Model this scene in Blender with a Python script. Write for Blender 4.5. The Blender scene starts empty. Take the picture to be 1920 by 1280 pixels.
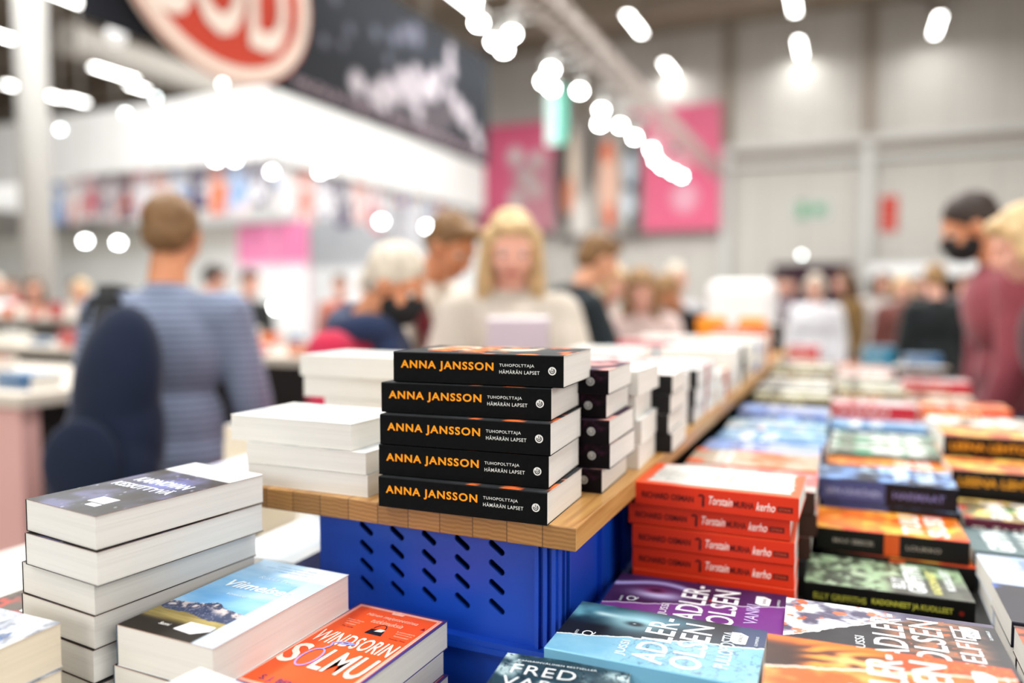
import bpy, bmesh, math, random
import numpy as np
from mathutils import Vector, Matrix, Euler
random.seed(7)
# ------------------------------------------------------------------ camera, world, exposure
F_PX, HOR, VPX, EYE = 1420.0, 560.0, 1590.0, 1.40
PIT = math.atan((640 - HOR) / F_PX)
YAW = math.atan((VPX - 960) / (F_PX / math.cos(PIT)))
SC = bpy.context.scene
COL = SC.collection
cam_data = bpy.data.cameras.new('camera')
cam = bpy.data.objects.new('camera', cam_data); COL.objects.link(cam)
cam.location = (0, 0, EYE)
cam.rotation_euler = (math.pi / 2 - PIT, 0, YAW)
cam_data.sensor_width = 36.0
cam_data.lens = F_PX * 36.0 / 1920.0
cam_data.clip_start = 0.05; cam_data.clip_end = 200
cam_data.dof.use_dof = True
cam_data.dof.focus_distance = 0.715
cam_data.dof.aperture_fstop = 1.45
SC.camera = cam
SC.view_settings.view_transform = 'Standard'
SC.view_settings.look = 'None'
SC.view_settings.gamma = 1.0
SC.view_settings.use_curve_mapping = False
SC.view_settings.exposure = 0.0
SC.cycles.use_denoising = True
SC.cycles.adaptive_threshold = 0.025
SC.cycles.max_bounces = 6
SC.cycles.diffuse_bounces = 3
SC.cycles.glossy_bounces = 3
SC.cycles.sample_clamp_indirect = 6.0
SC.cycles.caustics_reflective = False
SC.cycles.caustics_refractive = False
world = bpy.data.worlds.new('hall_ambient'); SC.world = world
world.use_nodes = True
bg = world.node_tree.nodes['Background']
bg.inputs['Color'].default_value = (1.0, 0.965, 0.93, 1)
bg.inputs['Strength'].default_value = 0.62

def area_lamp(name, loc, size, power, color=(1, 1, 1), rot=(0, 0, 0), parent=None):
    d = bpy.data.lights.new(name, 'AREA'); d.shape = 'RECTANGLE'
    d.size, d.size_y = size; d.energy = power; d.color = color
    o = bpy.data.objects.new(name, d); COL.objects.link(o)
    o.location = loc; o.rotation_euler = rot
    if parent: o.parent = parent
    return o
# area lamps added overhead, out of frame, to fill the hall and far wall
for lx, ly, pw in ((-4.5, 3.0, 560), (1.5, 2.0, 430), (-1.6, 9.0, 520), (-10, 6.0, 800), (-10, 13.0, 800), (3.0, 14.0, 700), (-3.0, 13.0, 620), (-3.5, -4.0, 420)):
    area_lamp('overhead_fill', (lx, ly, 8.3), (1.2, 5.0), pw, (1.0, 0.985, 0.955))

# added fill lamps behind and beside the camera, soft on spines and page edges
area_lamp('fill_light', (-2.2, -5.0, 3.2), (5.0, 2.2), 150, (1, .985, .96), (math.radians(74), 0, math.radians(-12)))
area_lamp('fill_light', (3.8, -1.0, 3.4), (3.0, 2.0), 110, (1, .975, .95), (math.radians(62), 0, math.radians(75)))

# ------------------------------------------------------------------ geometry helpers
_R = Vector((math.cos(YAW), math.sin(YAW), 0))
_F = Vector((-math.sin(YAW) * math.cos(PIT), math.cos(YAW) * math.cos(PIT), -math.sin(PIT)))
_U = _R.cross(_F)
def at(px, py, z=None, X=None, Y=None, D=None):
    """world point seen at a pixel of the 1920x1280 photograph, on a given plane or at a given depth"""
    r = _F + _R * ((px - 960) / F_PX) - _U * ((py - 640) / F_PX)
    if z is not None: t = (z - EYE) / r.z
    elif X is not None: t = X / r.x
    elif Y is not None: t = Y / r.y
    else: t = D
    return Vector((0, 0, EYE)) + r * t
def lin(c):
    c = np.asarray(c, float) / 255.0
    return np.where(c <= 0.04045, c / 12.92, ((c + 0.055) / 1.055) ** 2.4)

class MB:
    def __init__(s): s.v = []; s.f = []; s.c = []; s.m = []; s.sm = []
    def vert(s, p): s.v.append(tuple(p)); return len(s.v) - 1
    def face(s, idx, col=(200, 200, 200), mat=0, smooth=False):
        s.f.append(tuple(idx)); s.m.append(mat); s.sm.append(smooth)
        l = lin(col)
        s.c.append([tuple(l)] * len(idx) if l.ndim == 1 else [tuple(x) for x in l])
    def quad(s, a, b, c, d, col=(200, 200, 200), mat=0):
        s.face([s.vert(a), s.vert(b), s.vert(c), s.vert(d)], col, mat)
    def box(s, lo, hi, col=(200, 200, 200), mat=0, M=None, skip=''):
        x0, y0, z0 = lo; x1, y1, z1 = hi
        P = [(x0, y0, z0), (x1, y0, z0), (x1, y1, z0), (x0, y1, z0), (x0, y0, z1), (x1, y0, z1), (x1, y1, z1), (x0, y1, z1)]
        if M is not None: P = [tuple(M @ Vector(p)) for p in P]
        i = [s.vert(p) for p in P]
        for k, q in (('b', (3, 2, 1, 0)), ('t', (4, 5, 6, 7)), ('f', (0, 1, 5, 4)), ('r', (1, 2, 6, 5)), ('k', (2, 3, 7, 6)), ('l', (3, 0, 4, 7))):
            if k not in skip: s.face([i[j] for j in q], col, mat)
    def tube(s, p0, p1, r0, r1=None, n=12, col=(200, 200, 200), mat=0, caps=True):
        p0, p1 = Vector(p0), Vector(p1); r1 = r0 if r1 is None else r1
        d = (p1 - p0).normalized(); a = d.orthogonal().normalized(); b = d.cross(a)
        A = [s.vert(p0 + (a * math.cos(t) + b * math.sin(t)) * r0) for t in [2 * math.pi * k / n for k in range(n)]]
        B = [s.vert(p1 + (a * math.cos(t) + b * math.sin(t)) * r1) for t in [2 * math.pi * k / n for k in range(n)]]
        for k in range(n): s.face((A[k], A[(k + 1) % n], B[(k + 1) % n], B[k]), col, mat, True)
        if caps: s.face(A[::-1], col, mat); s.face(B, col, mat)
    def poly_tube(s, pts, r, n=8, col=(200, 200, 200), mat=0):
        for a, b in zip(pts, pts[1:]): s.tube(a, b, r, r, n, col, mat)
    def ball(s, c, r, col=(200, 200, 200), mat=0, n=12, m=8, M=None):
        c = Vector(c); r = Vector((r, r, r)) if not hasattr(r, '__len__') else Vector(r)
        rows = []
        for j in range(m + 1):
            ph = math.pi * j / m
            row = []
            for k in range(1 if j in (0, m) else n):
                t = 2 * math.pi * k / n
                q = Vector((math.sin(ph) * math.cos(t) * r.x, math.sin(ph) * math.sin(t) * r.y, math.cos(ph) * r.z))
                if M is not None: q = M @ q
                row.append(s.vert(c + q))
            rows.append(row)
        for j in range(m):
            A, B = rows[j], rows[j + 1]
            for k in range(n):
                k2 = (k + 1) % n
                if len(A) == 1: s.face((A[0], B[k], B[k2]), col, mat, True)
                elif len(B) == 1: s.face((A[k], B[0], A[k2]), col, mat, True)
                else: s.face((A[k], B[k], B[k2], A[k2]), col, mat, True)
    def grid(s, o, eu, ev, nu, nv, art, mat=0):
        """printed sheet: art(u, v) -> sRGB 0-255, u and v run 0..1"""
        u = np.linspace(0, 1, nu + 1); v = np.linspace(0, 1, nv + 1)
        U, V = np.meshgrid(u, v, indexing='ij')
        C = lin(np.clip(art(U, V), 0, 255))
        o, eu, ev = np.array(o, float), np.array(eu, float), np.array(ev, float)
        base = len(s.v)
        P = o + U[..., None] * eu + V[..., None] * ev
        s.v.extend(map(tuple, P.reshape(-1, 3)))
        for i in range(nu):
            for j in range(nv):
                a = base + i * (nv + 1) + j; b = a + nv + 1
                s.f.append((a, b, b + 1, a + 1)); s.m.append(mat); s.sm.append(False)
                s.c.append([tuple(C[i, j]), tuple(C[i + 1, j]), tuple(C[i + 1, j + 1]), tuple(C[i, j + 1])])
    def build(s, name, mats, parent=None, link=True):
        me = bpy.data.meshes.new(name)
        me.from_pydata([tuple(map(float, p)) for p in s.v], [], s.f)
        at_ = me.color_attributes.new('print', 'FLOAT_COLOR', 'CORNER')
        flat = np.ones((sum(len(c) for c in s.c), 4), dtype=np.float32)
        flat[:, :3] = np.array([x for c in s.c for x in c])
        at_.data.foreach_set('color', flat.ravel())
        me.polygons.foreach_set('material_index', s.m)
        me.polygons.foreach_set('use_smooth', s.sm)
        for m in (mats if isinstance(mats, (list, tuple)) else [mats]): me.materials.append(m)
        me.update()
        if not link: return me
        return obj(name, me, parent)
def obj(name, me, parent=None):
    o = bpy.data.objects.new(name, me); COL.objects.link(o)
    if parent: o.parent = parent
    return o
def empty(name, loc=(0, 0, 0), rz=0.0):
    o = bpy.data.objects.new(name, None); COL.objects.link(o)
    o.location = loc; o.rotation_euler = (0, 0, rz); o.empty_display_size = .05
    return o
def tag(o, label=None, cat=None, group=None, kind=None):
    if label: o['label'] = label
    if cat: o['category'] = cat
    if group: o['group'] = group
    if kind: o['kind'] = kind
    return o
def copy_tree(o, parent=None):
    c = o.copy(); COL.objects.link(c); c.parent = parent
    for ch in list(o.children): copy_tree(ch, c)
    return c

# ------------------------------------------------------------------ materials
def new_mat(name):
    m = bpy.data.materials.new(name); m.use_nodes = True
    nt = m.node_tree; return m, nt, nt.nodes['Principled BSDF']
def L_(nt, a, b): nt.links.new(a, b)
def simple(name, rgb, rough=.6, var=.06, scale=8.0, metal=0.0, spec=.5, bump=0.0, coat=0.0, emit=None, alpha=None, sheen=0.0):
    """plain surface with a little procedural variation"""
    m, nt, b = new_mat(name)
    tc = nt.nodes.new('ShaderNodeTexCoord'); n = nt.nodes.new('ShaderNodeTexNoise'); n.inputs['Scale'].default_value = scale
    n.inputs['Detail'].default_value = 4
    r = nt.nodes.new('ShaderNodeValToRGB'); c = lin(rgb)
    r.color_ramp.elements[0].position = .3; r.color_ramp.elements[1].position = .7
    r.color_ramp.elements[0].color = (*(c * (1 - var)), 1); r.color_ramp.elements[1].color = (*np.clip(c * (1 + var), 0, 1), 1)
    L_(nt, tc.outputs['Object'], n.inputs['Vector']); L_(nt, n.outputs['Fac'], r.inputs['Fac']); L_(nt, r.outputs['Color'], b.inputs['Base Color'])
    b.inputs['Roughness'].default_value = rough; b.inputs['Metallic'].default_value = metal
    b.inputs['Specular IOR Level'].default_value = spec; b.inputs['Coat Weight'].default_value = coat
    if sheen: b.inputs['Sheen Weight'].default_value = sheen
    if bump:
        bp = nt.nodes.new('ShaderNodeBump'); bp.inputs['Strength'].default_value = bump; bp.inputs['Distance'].default_value = .01
        L_(nt, n.outputs['Fac'], bp.inputs['Height']); L_(nt, bp.outputs['Normal'], b.inputs['Normal'])
    if emit: b.inputs['Emission Color'].default_value = (*emit[0], 1); b.inputs['Emission Strength'].default_value = emit[1]
    return m
def printed(name, rough=.42, coat=.02, fleck=.05, scale=900, spec=.22):
    m, nt, b = new_mat(name)
    a = nt.nodes.new('ShaderNodeAttribute'); a.attribute_name = 'print'
    tc = nt.nodes.new('ShaderNodeTexCoord'); n = nt.nodes.new('ShaderNodeTexNoise'); n.inputs['Scale'].default_value = scale
    mp = nt.nodes.new('ShaderNodeMapRange'); mp.inputs['To Min'].default_value = 1 - fleck; mp.inputs['To Max'].default_value = 1 + fleck
    mx = nt.nodes.new('ShaderNodeMixRGB'); mx.blend_type = 'MULTIPLY'; mx.inputs['Fac'].default_value = 1
    L_(nt, tc.outputs['Object'], n.inputs['Vector']); L_(nt, n.outputs['Fac'], mp.inputs['Value'])
    L_(nt, a.outputs['Color'], mx.inputs[1]); L_(nt, mp.outputs['Result'], mx.inputs[2]); L_(nt, mx.outputs['Color'], b.inputs['Base Color'])
    b.inputs['Roughness'].default_value = rough; b.inputs['Coat Weight'].default_value = coat; b.inputs['Coat Roughness'].default_value = .25
    b.inputs['Specular IOR Level'].default_value = spec
    return m
def page_mat(name, rgb):
    m, nt, b = new_mat(name)
    tc = nt.nodes.new('ShaderNodeTexCoord'); mp = nt.nodes.new('ShaderNodeMapping'); mp.inputs['Scale'].default_value = (10, 10, 2600)
    n = nt.nodes.new('ShaderNodeTexNoise'); n.inputs['Scale'].default_value = 1; n.inputs['Detail'].default_value = 3
    mp2 = nt.nodes.new('ShaderNodeMapping'); mp2.inputs['Scale'].default_value = (3, 3, 260)
    n2 = nt.nodes.new('ShaderNodeTexNoise'); n2.inputs['Scale'].default_value = 1; n2.inputs['Detail'].default_value = 2
    ad = nt.nodes.new('ShaderNodeMath'); ad.operation = 'ADD'
    r = nt.nodes.new('ShaderNodeValToRGB'); c = lin(rgb)
    r.color_ramp.elements[0].position = .62; r.color_ramp.elements[1].position = 1.15
    r.color_ramp.elements[0].color = (*(c * .91), 1); r.color_ramp.elements[1].color = (*np.clip(c * 1.03, 0, 1), 1)
    L_(nt, tc.outputs['Object'], mp.inputs['Vector']); L_(nt, mp.outputs['Vector'], n.inputs['Vector'])
    L_(nt, tc.outputs['Object'], mp2.inputs['Vector']); L_(nt, mp2.outputs['Vector'], n2.inputs['Vector'])
    L_(nt, n.outputs['Fac'], ad.inputs[0]); L_(nt, n2.outputs['Fac'], ad.inputs[1])
    L_(nt, ad.outputs[0], r.inputs['Fac']); L_(nt, r.outputs['Color'], b.inputs['Base Color'])
    bp = nt.nodes.new('ShaderNodeBump'); bp.inputs['Strength'].default_value = .25; bp.inputs['Distance'].default_value = .0004
    L_(nt, n.outputs['Fac'], bp.inputs['Height']); L_(nt, bp.outputs['Normal'], b.inputs['Normal'])
    b.inputs['Roughness'].default_value = .85; b.inputs['Specular IOR Level'].default_value = .2
    return m
def emissive(name, rgb, strength):
    m, nt, b = new_mat(name)
    n = nt.nodes.new('ShaderNodeTexNoise'); n.inputs['Scale'].default_value = 3
    mp = nt.nodes.new('ShaderNodeMapRange'); mp.inputs['To Min'].default_value = strength * .95; mp.inputs['To Max'].default_value = strength * 1.05
    L_(nt, n.outputs['Fac'], mp.inputs['Value']); L_(nt, mp.outputs['Result'], b.inputs['Emission Strength'])
    b.inputs['Emission Color'].default_value = (*rgb, 1); b.inputs['Base Color'].default_value = (.8, .8, .8, 1)
    return m
M_PRINT = printed('printed_card')
M_MATT = printed('printed_matt_card', .6, .0, .12, 700, .07)
M_PAGES = page_mat('book_pages', (224, 222, 216))
M_CREAM = page_mat('cream_book_pages', (226, 214, 192))
M_FABRIC_PRINT = printed('printed_banner_cloth', .8, 0, .04, 20, .2)

# ------------------------------------------------------------------ numpy noise for printed artwork
def vnoise(x, y, seed=0):
    xi = np.floor(x).astype(int); yi = np.floor(y).astype(int); xf = x - xi; yf = y - yi
    def h(a, b):
        k = (a * 374761393 + b * 668265263 + seed * 1442695041) & 0x7fffffff
        k = ((k ^ (k >> 13)) * 1274126177) & 0x7fffffff
        return ((k ^ (k >> 16)) & 0xffff) / 65535.0
    s = xf * xf * (3 - 2 * xf); t = yf * yf * (3 - 2 * yf)
    return (h(xi, yi) * (1 - s) + h(xi + 1, yi) * s) * (1 - t) + (h(xi, yi + 1) * (1 - s) + h(xi + 1, yi + 1) * s) * t
def fbm(x, y, seed=0, o=4):
    r = 0; a = .5; t = 0
    for k in range(o):
        r = r + a * vnoise(x * 2 ** k, y * 2 ** k, seed + k * 17); t += a; a *= .5
    return r / t
def mixc(a, b, t):
    t = np.clip(t, 0, 1)[..., None]
    return np.asarray(a, float) * (1 - t) + np.asarray(b, float) * t
def sstep(a, b, x):
    t = np.clip((x - a) / (b - a), 0, 1); return t * t * (3 - 2 * t)
def solid(c): return lambda u, v: np.ones(u.shape + (3,)) * np.array(c, float)

# ------------------------------------------------------------------ lettering
_TXT = {}
def glyphs(s, bold, shear, space=1.0):
    key = (s, bold, shear, space)
    if key not in _TXT:
        cu = bpy.data.curves.new('t', 'FONT'); cu.body = s; cu.size = 1; cu.offset = bold; cu.shear = shear
        cu.resolution_u = 3; cu.fill_mode = 'BOTH'; cu.dimensions = '2D'; cu.space_character = space
        o = bpy.data.objects.new('t', cu); COL.objects.link(o)
        bpy.context.view_layer.update()
        dg = bpy.context.evaluated_depsgraph_get()
        me = bpy.data.meshes.new_from_object(o.evaluated_get(dg))
        V = np.array([v.co[:2] for v in me.vertices]) if len(me.vertices) else np.zeros((0, 2))
        Fs = [tuple(p.vertices) for p in me.polygons]
        bpy.data.objects.remove(o); bpy.data.meshes.remove(me); bpy.data.curves.remove(cu)
        lo, hi = V.min(0), V.max(0)
        _TXT[key] = (V - lo, Fs, hi - lo)
    return _TXT[key]
def add_text(mb, s, o, ex, ey, w, h, col, bold=.0, shear=0.0, mat=0, lift=.00025, space=1.0, fit_h=True, bend=None):
    """letters fill the w x h box that starts at o; ex reads, ey is up"""
    V, Fs, sz = glyphs(s, bold, shear, space)
    ex, ey = Vector(ex).normalized(), Vector(ey).normalized(); nrm = ex.cross(ey)
    kx = w / sz[0]; ky = h / sz[1] if fit_h else kx
    o = Vector(o) + nrm * lift
    base = len(mb.v)
    for x, y in V:
        mb.v.append(tuple(o + ex * (x * kx) + ey * (y * ky)))
    for f in Fs: mb.face([base + i for i in f], col, mat)

# ------------------------------------------------------------------ books
def book_parts(L, W, t, front, spine=(30, 30, 30), back=(60, 60, 60), nu=24, nv=16, extra=None, pages=None, mat=None, edge=(215, 210, 200), spine_art=None):
    """local frame: x from head to foot, y from spine to fore-edge, z up; returns cover and page meshes"""
    mat = mat or M_PRINT; c = .0005; pages = pages or M_PAGES
    mb = MB()
    mb.grid((0, .0009, t), (L, 0, 0), (0, W - .0009, 0), nu, nv, (lambda U, V: front(V, U)))        # front(a from spine, b from head)
    mb.quad((0, 0, t - .0009), (L, 0, t - .0009), (L, .0009, t), (0, .0009, t), np.clip(np.array(spine) * 1.0 + 14, 0, 255))  # hinge chamfer coloured lighter than the spine as a painted edge highlight
    # sheet edges
    mb.quad((0, W, t), (L, W, t), (L, W, t - c), (0, W, t - c), edge)
    mb.quad((L, W, t), (L, .0009, t), (L, .0009, t - c), (L, W, t - c), edge)
    mb.quad((0, .0009, t), (0, W, t), (0, W, t - c), (0, .0009, t - c), edge)
    mb.quad((0, .0009, t - c), (0, W, t - c), (L, W, t - c), (L, .0009, t - c), edge)
    if spine_art is not None:
        mb.grid((0, 0, 0), (L, 0, 0), (0, 0, t - .0009), 60, 10, spine_art)
    else:
        mb.quad((0, 0, 0), (L, 0, 0), (L, 0, t - .0009), (0, 0, t - .0009), spine)
    mb.quad((0, .0007, 0), (0, 0, 0), (0, 0, t - .0009), (0, .0007, t - .0009), spine)
    mb.quad((L, 0, 0), (L, .0007, 0), (L, .0007, t - .0009), (L, 0, t - .0009), spine)
    mb.box((0, 0, 0), (L, W, c), back)
    if extra: extra(mb, L, W, t)
    cover = mb.build('cover', [mat], link=False)
    pb = MB()
    e = .0006
    pb.box((e, .0006, c), (L - e, W - .0008, t - c), (230, 228, 222))
    blk = pb.build('page_block', [pages], link=False)
    return cover, blk
class Kind:
    def __init__(s, name, desc, L=.18, W=.112, t=.026, **k):
        s.name = name; s.desc = desc; s.L, s.W, s.t = L, W, t
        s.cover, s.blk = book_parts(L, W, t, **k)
        s.proto = None
def place(kind, x, y, z, rot=0.0, label=None, group=None, name='paperback_book', flip=False):
    if kind.proto is None:
        r = empty(name); obj('cover', kind.cover, r); obj('page_block', kind.blk, r); kind.proto = r
    else:
        r = copy_tree(kind.proto)
    r.location = (x, y, z); r.rotation_euler = (0, math.pi if flip else 0, math.radians(rot))
    tag(r, label or kind.desc, 'book', group)
    BOOKS.append(r)
    return r
BOOKS = []
def pos_label(n): return ['lowest', 'second from the bottom', 'third from the bottom', 'fourth from the bottom', 'fifth from the bottom', 'sixth from the bottom', 'seventh from the bottom', 'eighth from the bottom'][n]
def place_stack(kind, x, y, z, rot, n, what, group, jit=.003, rj=1.5, where='', gap=.0006, seed=1):
    rnd = random.Random(seed); names = []
    for k in range(n):
        if n == 1: lab = f'{what} {where}'.strip()
        else:
            pl = 'topmost' if k == n - 1 else pos_label(k)
            lab = f'{what}, {pl} of the stack {where}'.strip()
        place(kind, x + rnd.uniform(-jit, jit), y + rnd.uniform(-jit, jit), z + k * (kind.t + gap), rot + rnd.uniform(-rj, rj), lab, group)
    return z + n * (kind.t + gap)
# ------------------------------------------------------------------ text frames on a book
def FT(mb, W, t, s, a, b, w, h, col, bold=.0, shear=0, space=1.0):
    """front cover: a = distance from the spine, b = distance of the baseline from the head"""
    add_text(mb, s, (b, a, t), (0, 1, 0), (-1, 0, 0), w, h, col, bold, shear, space=space)
def ST(mb, s, x, z, w, h, col, bold=.0, shear=0, space=1.0):
    add_text(mb, s, (x, 0, z), (1, 0, 0), (0, 0, 1), w, h, col, bold, shear, space=space)
def front_rect(mb, t, a, b, w, h, col, lift=.0002):
    mb.quad((b, a, t + lift), (b + h, a, t + lift), (b + h, a + w, t + lift), (b, a + w, t + lift), col)
def front_poly(mb, t, pts, col, lift=.0002):
    mb.face([mb.vert((b, a, t + lift)) for a, b in pts][::-1], col)
def spine_disc(mb, x, z, r, col, n=24, lift=.0003):
    mb.face([mb.vert((x + r * math.cos(k * 2 * math.pi / n), -lift, z + r * math.sin(k * 2 * math.pi / n))) for k in range(n)], col)
def spine_arc(mb, x, z, r, w, a0, a1, col, n=14, lift=.0005):
    for k in range(n):
        t0 = math.radians(a0 + (a1 - a0) * k / n); t1 = math.radians(a0 + (a1 - a0) * (k + 1) / n)
        mb.quad((x + (r - w) * math.cos(t0), -lift, z + (r - w) * math.sin(t0)), (x + r * math.cos(t0), -lift, z + r * math.sin(t0)),
                (x + r * math.cos(t1), -lift, z + r * math.sin(t1)), (x + (r - w) * math.cos(t1), -lift, z + (r - w) * math.sin(t1)), col)
def stroke(mb, t, pts, w, col, lift=.0003):
    """a painted line on the front cover through (a, b) points"""
    for (a0, b0), (a1, b1) in zip(pts, pts[1:]):
        d = math.hypot(a1 - a0, b1 - b0) or 1; na, nb = -(b1 - b0) / d * w / 2, (a1 - a0) / d * w / 2
        P = [(b0 + nb, a0 + na), (b1 + nb, a1 + na), (b1 - nb, a1 - na), (b0 - nb, a0 - na)]
        P = [(x, y, t + lift) for x, y in P]
        n = (Vector(P[1]) - Vector(P[0])).cross(Vector(P[2]) - Vector(P[0]))
        if n.z < 0: P.reverse()
        mb.quad(*P, col)

# --- black thriller with orange and white spine lettering
def jansson_front(a, b):
    c = mixc((38, 40, 42), (70, 74, 78), fbm(a * 6, b * 8, 3))
    c = mixc(c, (245, 120, 60), sstep(.58, .66, fbm(a * 5, b * 9, 9)) * (b > .55))
    c = mixc(c, (225, 205, 180), sstep(.55, .62, fbm(a * 7, b * 5, 21)) * (b < .75) * (a > .4))
    return c
def jansson_extra(mb, L, W, t):
    ST(mb, 'ANNA JANSSON', .0085, .0120, .1010, .0103, (255, 160, 36), .028, space=1.16)
    ST(mb, 'TUHOPOLTTAJA', .1155, .0178, .0355, .0037, (225, 228, 224), .006, space=1.12)
    ST(mb, 'HÄMÄRÄN LAPSET', .1155, .0118, .0410, .0042, (225, 228, 224), .006, space=1.12)
    spine_disc(mb, .1690, .0158, .0040, (232, 232, 228))
    spine_arc(mb, .1690, .0158, .0027, .0008, -200, 60, (25, 25, 28))
    spine_arc(mb, .1690, .0162, .0014, .0006, -180, 20, (25, 25, 28))
    mb.quad((.1684, -.0005, .0165), (.1690, -.0005, .0165), (.1690, -.0005, .0188), (.1684, -.0005, .0188), (25, 25, 28))
    FT(mb, W, t, 'ANNA', .02, .055, .07, .03, (245, 130, 70), .03)
    FT(mb, W, t, 'JANSSON', .012, .095, .088, .03, (245, 130, 70), .03)
jansson_spine = lambda u, v: mixc((7, 9, 10), (17, 18, 20), fbm(u * 60, v * 10, 4) * .8)
K_JAN = Kind('jansson', '', t=.0305, front=jansson_front, mat=M_MATT, spine=(14, 15, 17), back=(14, 15, 17), extra=jansson_extra, spine_art=jansson_spine, nu=36, nv=22)
ZB = 1.191
rows = [(-.4290, .6360, 2.0), (-.4320, .6415, 4.2), (-.4300, .6410, 4.0), (-.4340, .6500, 5.3), (-.4230, .6560, 4.3)]
for k, (x, y, r) in enumerate(rows):
    place(K_JAN, x, y, ZB + .0312 * k, r, f"black paperback with orange ANNA JANSSON spine, {'topmost' if k == 4 else pos_label(k)} of five", 'ANNA JANSSON paperbacks in the central stack')

# --- second stack on the board: near-black with a pink letter and silver emblem
def dark2_extra(mb, L, W, t):
    ST(mb, 'HELENA', .02, .010, .05, .009, (205, 130, 180), .03)
    ST(mb, 'VIITTA', .085, .010, .055, .009, (205, 130, 180), .03)
    spine_disc(mb, .1600, .0135, .0046, (190, 190, 188))
    spine_arc(mb, .1600, .0135, .0030, .0008, -200, 60, (90, 88, 90))
K_DK2 = Kind('dark2', '', t=.0262, mat=M_MATT, front=lambda a, b: mixc((60, 40, 60), (225, 160, 150), sstep(.45, .6, fbm(a * 4, b * 6, 5))), spine=(40, 32, 38), back=(30, 26, 30), extra=dark2_extra,
             spine_art=lambda u, v: mixc((20, 16, 20), (52, 26, 42), sstep(.45, .7, fbm(u * 40, v * 6, 8)) * (v > .6)))
for k, (dx, r) in enumerate([(-.004, 1.5), (.004, 1.0), (.004, 1.5), (-.002, 3.0), (0.002, 2.5)]):
    place(K_DK2, -.413 + dx, .768 + .004 * (k % 2), ZB + .0267 * k, r, f"dark plum paperback with silver spine emblem, {'topmost' if k == 4 else pos_label(k)} of its stack", 'plum paperbacks behind the central stack')

# --- white-edged page stacks
def white_front(a, b):
    c = mixc((232, 232, 228), (190, 196, 202), sstep(.52, .66, fbm(a * 9, b * 14, 31)))
    return c
def pale_front(a, b):
    return mixc((240, 238, 230), (200, 190, 175), sstep(.5, .7, fbm(a * 12, b * 12, 12)) * .6)
K_WHITE = Kind('white', '', t=.030, front=white_front, spine=(235, 233, 226), back=(236, 234, 228), edge=(238, 236, 230))
K_WHITE_T = Kind('white_thick', '', t=.050, front=pale_front, spine=(235, 233, 226), back=(236, 234, 228), edge=(238, 236, 230), L=.19)
# fore-edges face the viewer: turned half round so the spine is away
def place_fore(kind, x, y, z, rot, label, group=None):
    """x, y = near-left corner of the block, fore-edge towards -Y"""
    r = math.radians(rot); c, s = math.cos(r), math.sin(r)
    ox = x + c * kind.L - s * kind.W; oy = y + s * kind.L + c * kind.W
    return place(kind, ox, oy, z, rot + 180, label, group)
K_WS = Kind('white_small', '', L=.162, W=.105, t=.0232, front=white_front, spine=(235, 233, 226), back=(236, 234, 228), edge=(238, 236, 230))
K_WS2 = Kind('white_top', '', L=.169, W=.11, t=.0285, front=white_front, spine=(235, 233, 226), back=(236, 234, 228), edge=(238, 236, 230))
K_WT2 = Kind('white_tall', '', L=.18, W=.12, t=.0335, front=pale_front, spine=(235, 233, 226), back=(236, 234, 228), edge=(238, 236, 230))
place_fore(K_WS, -.620, .656, ZB, 1.0, 'white-paged paperback resting on the wooden board, lowest left of the central stack')
place_fore(K_WS, -.622, .657, ZB + .0238, .6, 'white-paged paperback, middle one of three left of the central stack')
place_fore(K_WS2, -.648, .661, ZB + .0476, -.4, 'white paperback with blank cover, topmost of three left of the central stack')
for k, (x, y, kd) in enumerate([(-.682, .878, K_WT2), (-.684, .878, K_WT2), (-.722, .880, K_WHITE), (-.727, .878, K_WHITE)]):
    place_fore(kd, x, y, ZB + [0, .0341, .0682, .0986][k], [1, 0, 1, -1][k], f"white-paged book on the board behind the white trio, {['lowest', 'second from the bottom', 'third from the bottom, jutting left', 'topmost, jutting left'][k]}", 'white-paged books behind the white trio')

# --- left table, in front
def kansovan_front(a, b):
    c = mixc((30, 29, 27), (84, 86, 120), sstep(.35, .7, fbm(a * 3, b * 5, 44)))
    c = mixc(c, (40, 44, 46), sstep(.5, .75, fbm(a * 5, b * 8, 7)) * .8)
    c = mixc(c, (120, 130, 210), np.exp(-((a - .55) / .3) ** 2 - ((b - .45) / .10) ** 2) * .8)
    c = mixc(c, (238, 240, 238), sstep(.235, .215, b - .03 * (a - .5)))
    c = mixc(c, (225, 232, 245), sstep(.96, .99, vnoise(a * 90, b * 140, 3)) * .6)
    return c
def kansovan_extra(mb, L, W, t):
    FT(mb, W, t, 'KARNOVAN', .018, .086, .080, .015, (232, 240, 250), .02)
    FT(mb, W, t, 'KESKITTYVÄ', .012, .106, .088, .015, (232, 240, 250), .02)
    FT(mb, W, t, 'ROMAANI', .050, .060, .02, .004, (120, 120, 200), .0)
    front_rect(mb, t, .055, .138, .026, .016, (245, 245, 243)); front_rect(mb, t, .066, .156, .016, .007, (235, 238, 245))
K_KAN = Kind('kansovan', '', t=.0298, front=kansovan_front, spine=(50, 46, 44), back=(48, 42, 38), extra=kansovan_extra, nu=70, nv=44, edge=(150, 120, 105))
ZL = .972
Ls = [(-.692, .450, -7), (-.690, .447, -6), (-.7035, .452, -5.2), (-.7055, .452, -5), (-.707, .452, -5.4), (-.7035, .452, -5.4), (-.7035, .452, -5.4), (-.7035, .452, -5)]
Ls = Ls[::-1]
for k, (x, y, a) in enumerate(Ls):
    r = math.radians(a)
    place(K_KAN, x - math.sin(r) * .18, y + math.cos(r) * .18, ZL + .0305 * k, a - 90, f"grey violet covered paperback, pages facing out, {'topmost' if k == 7 else pos_label(k)} of the left stack", 'paperbacks in the tall left stack')

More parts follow.
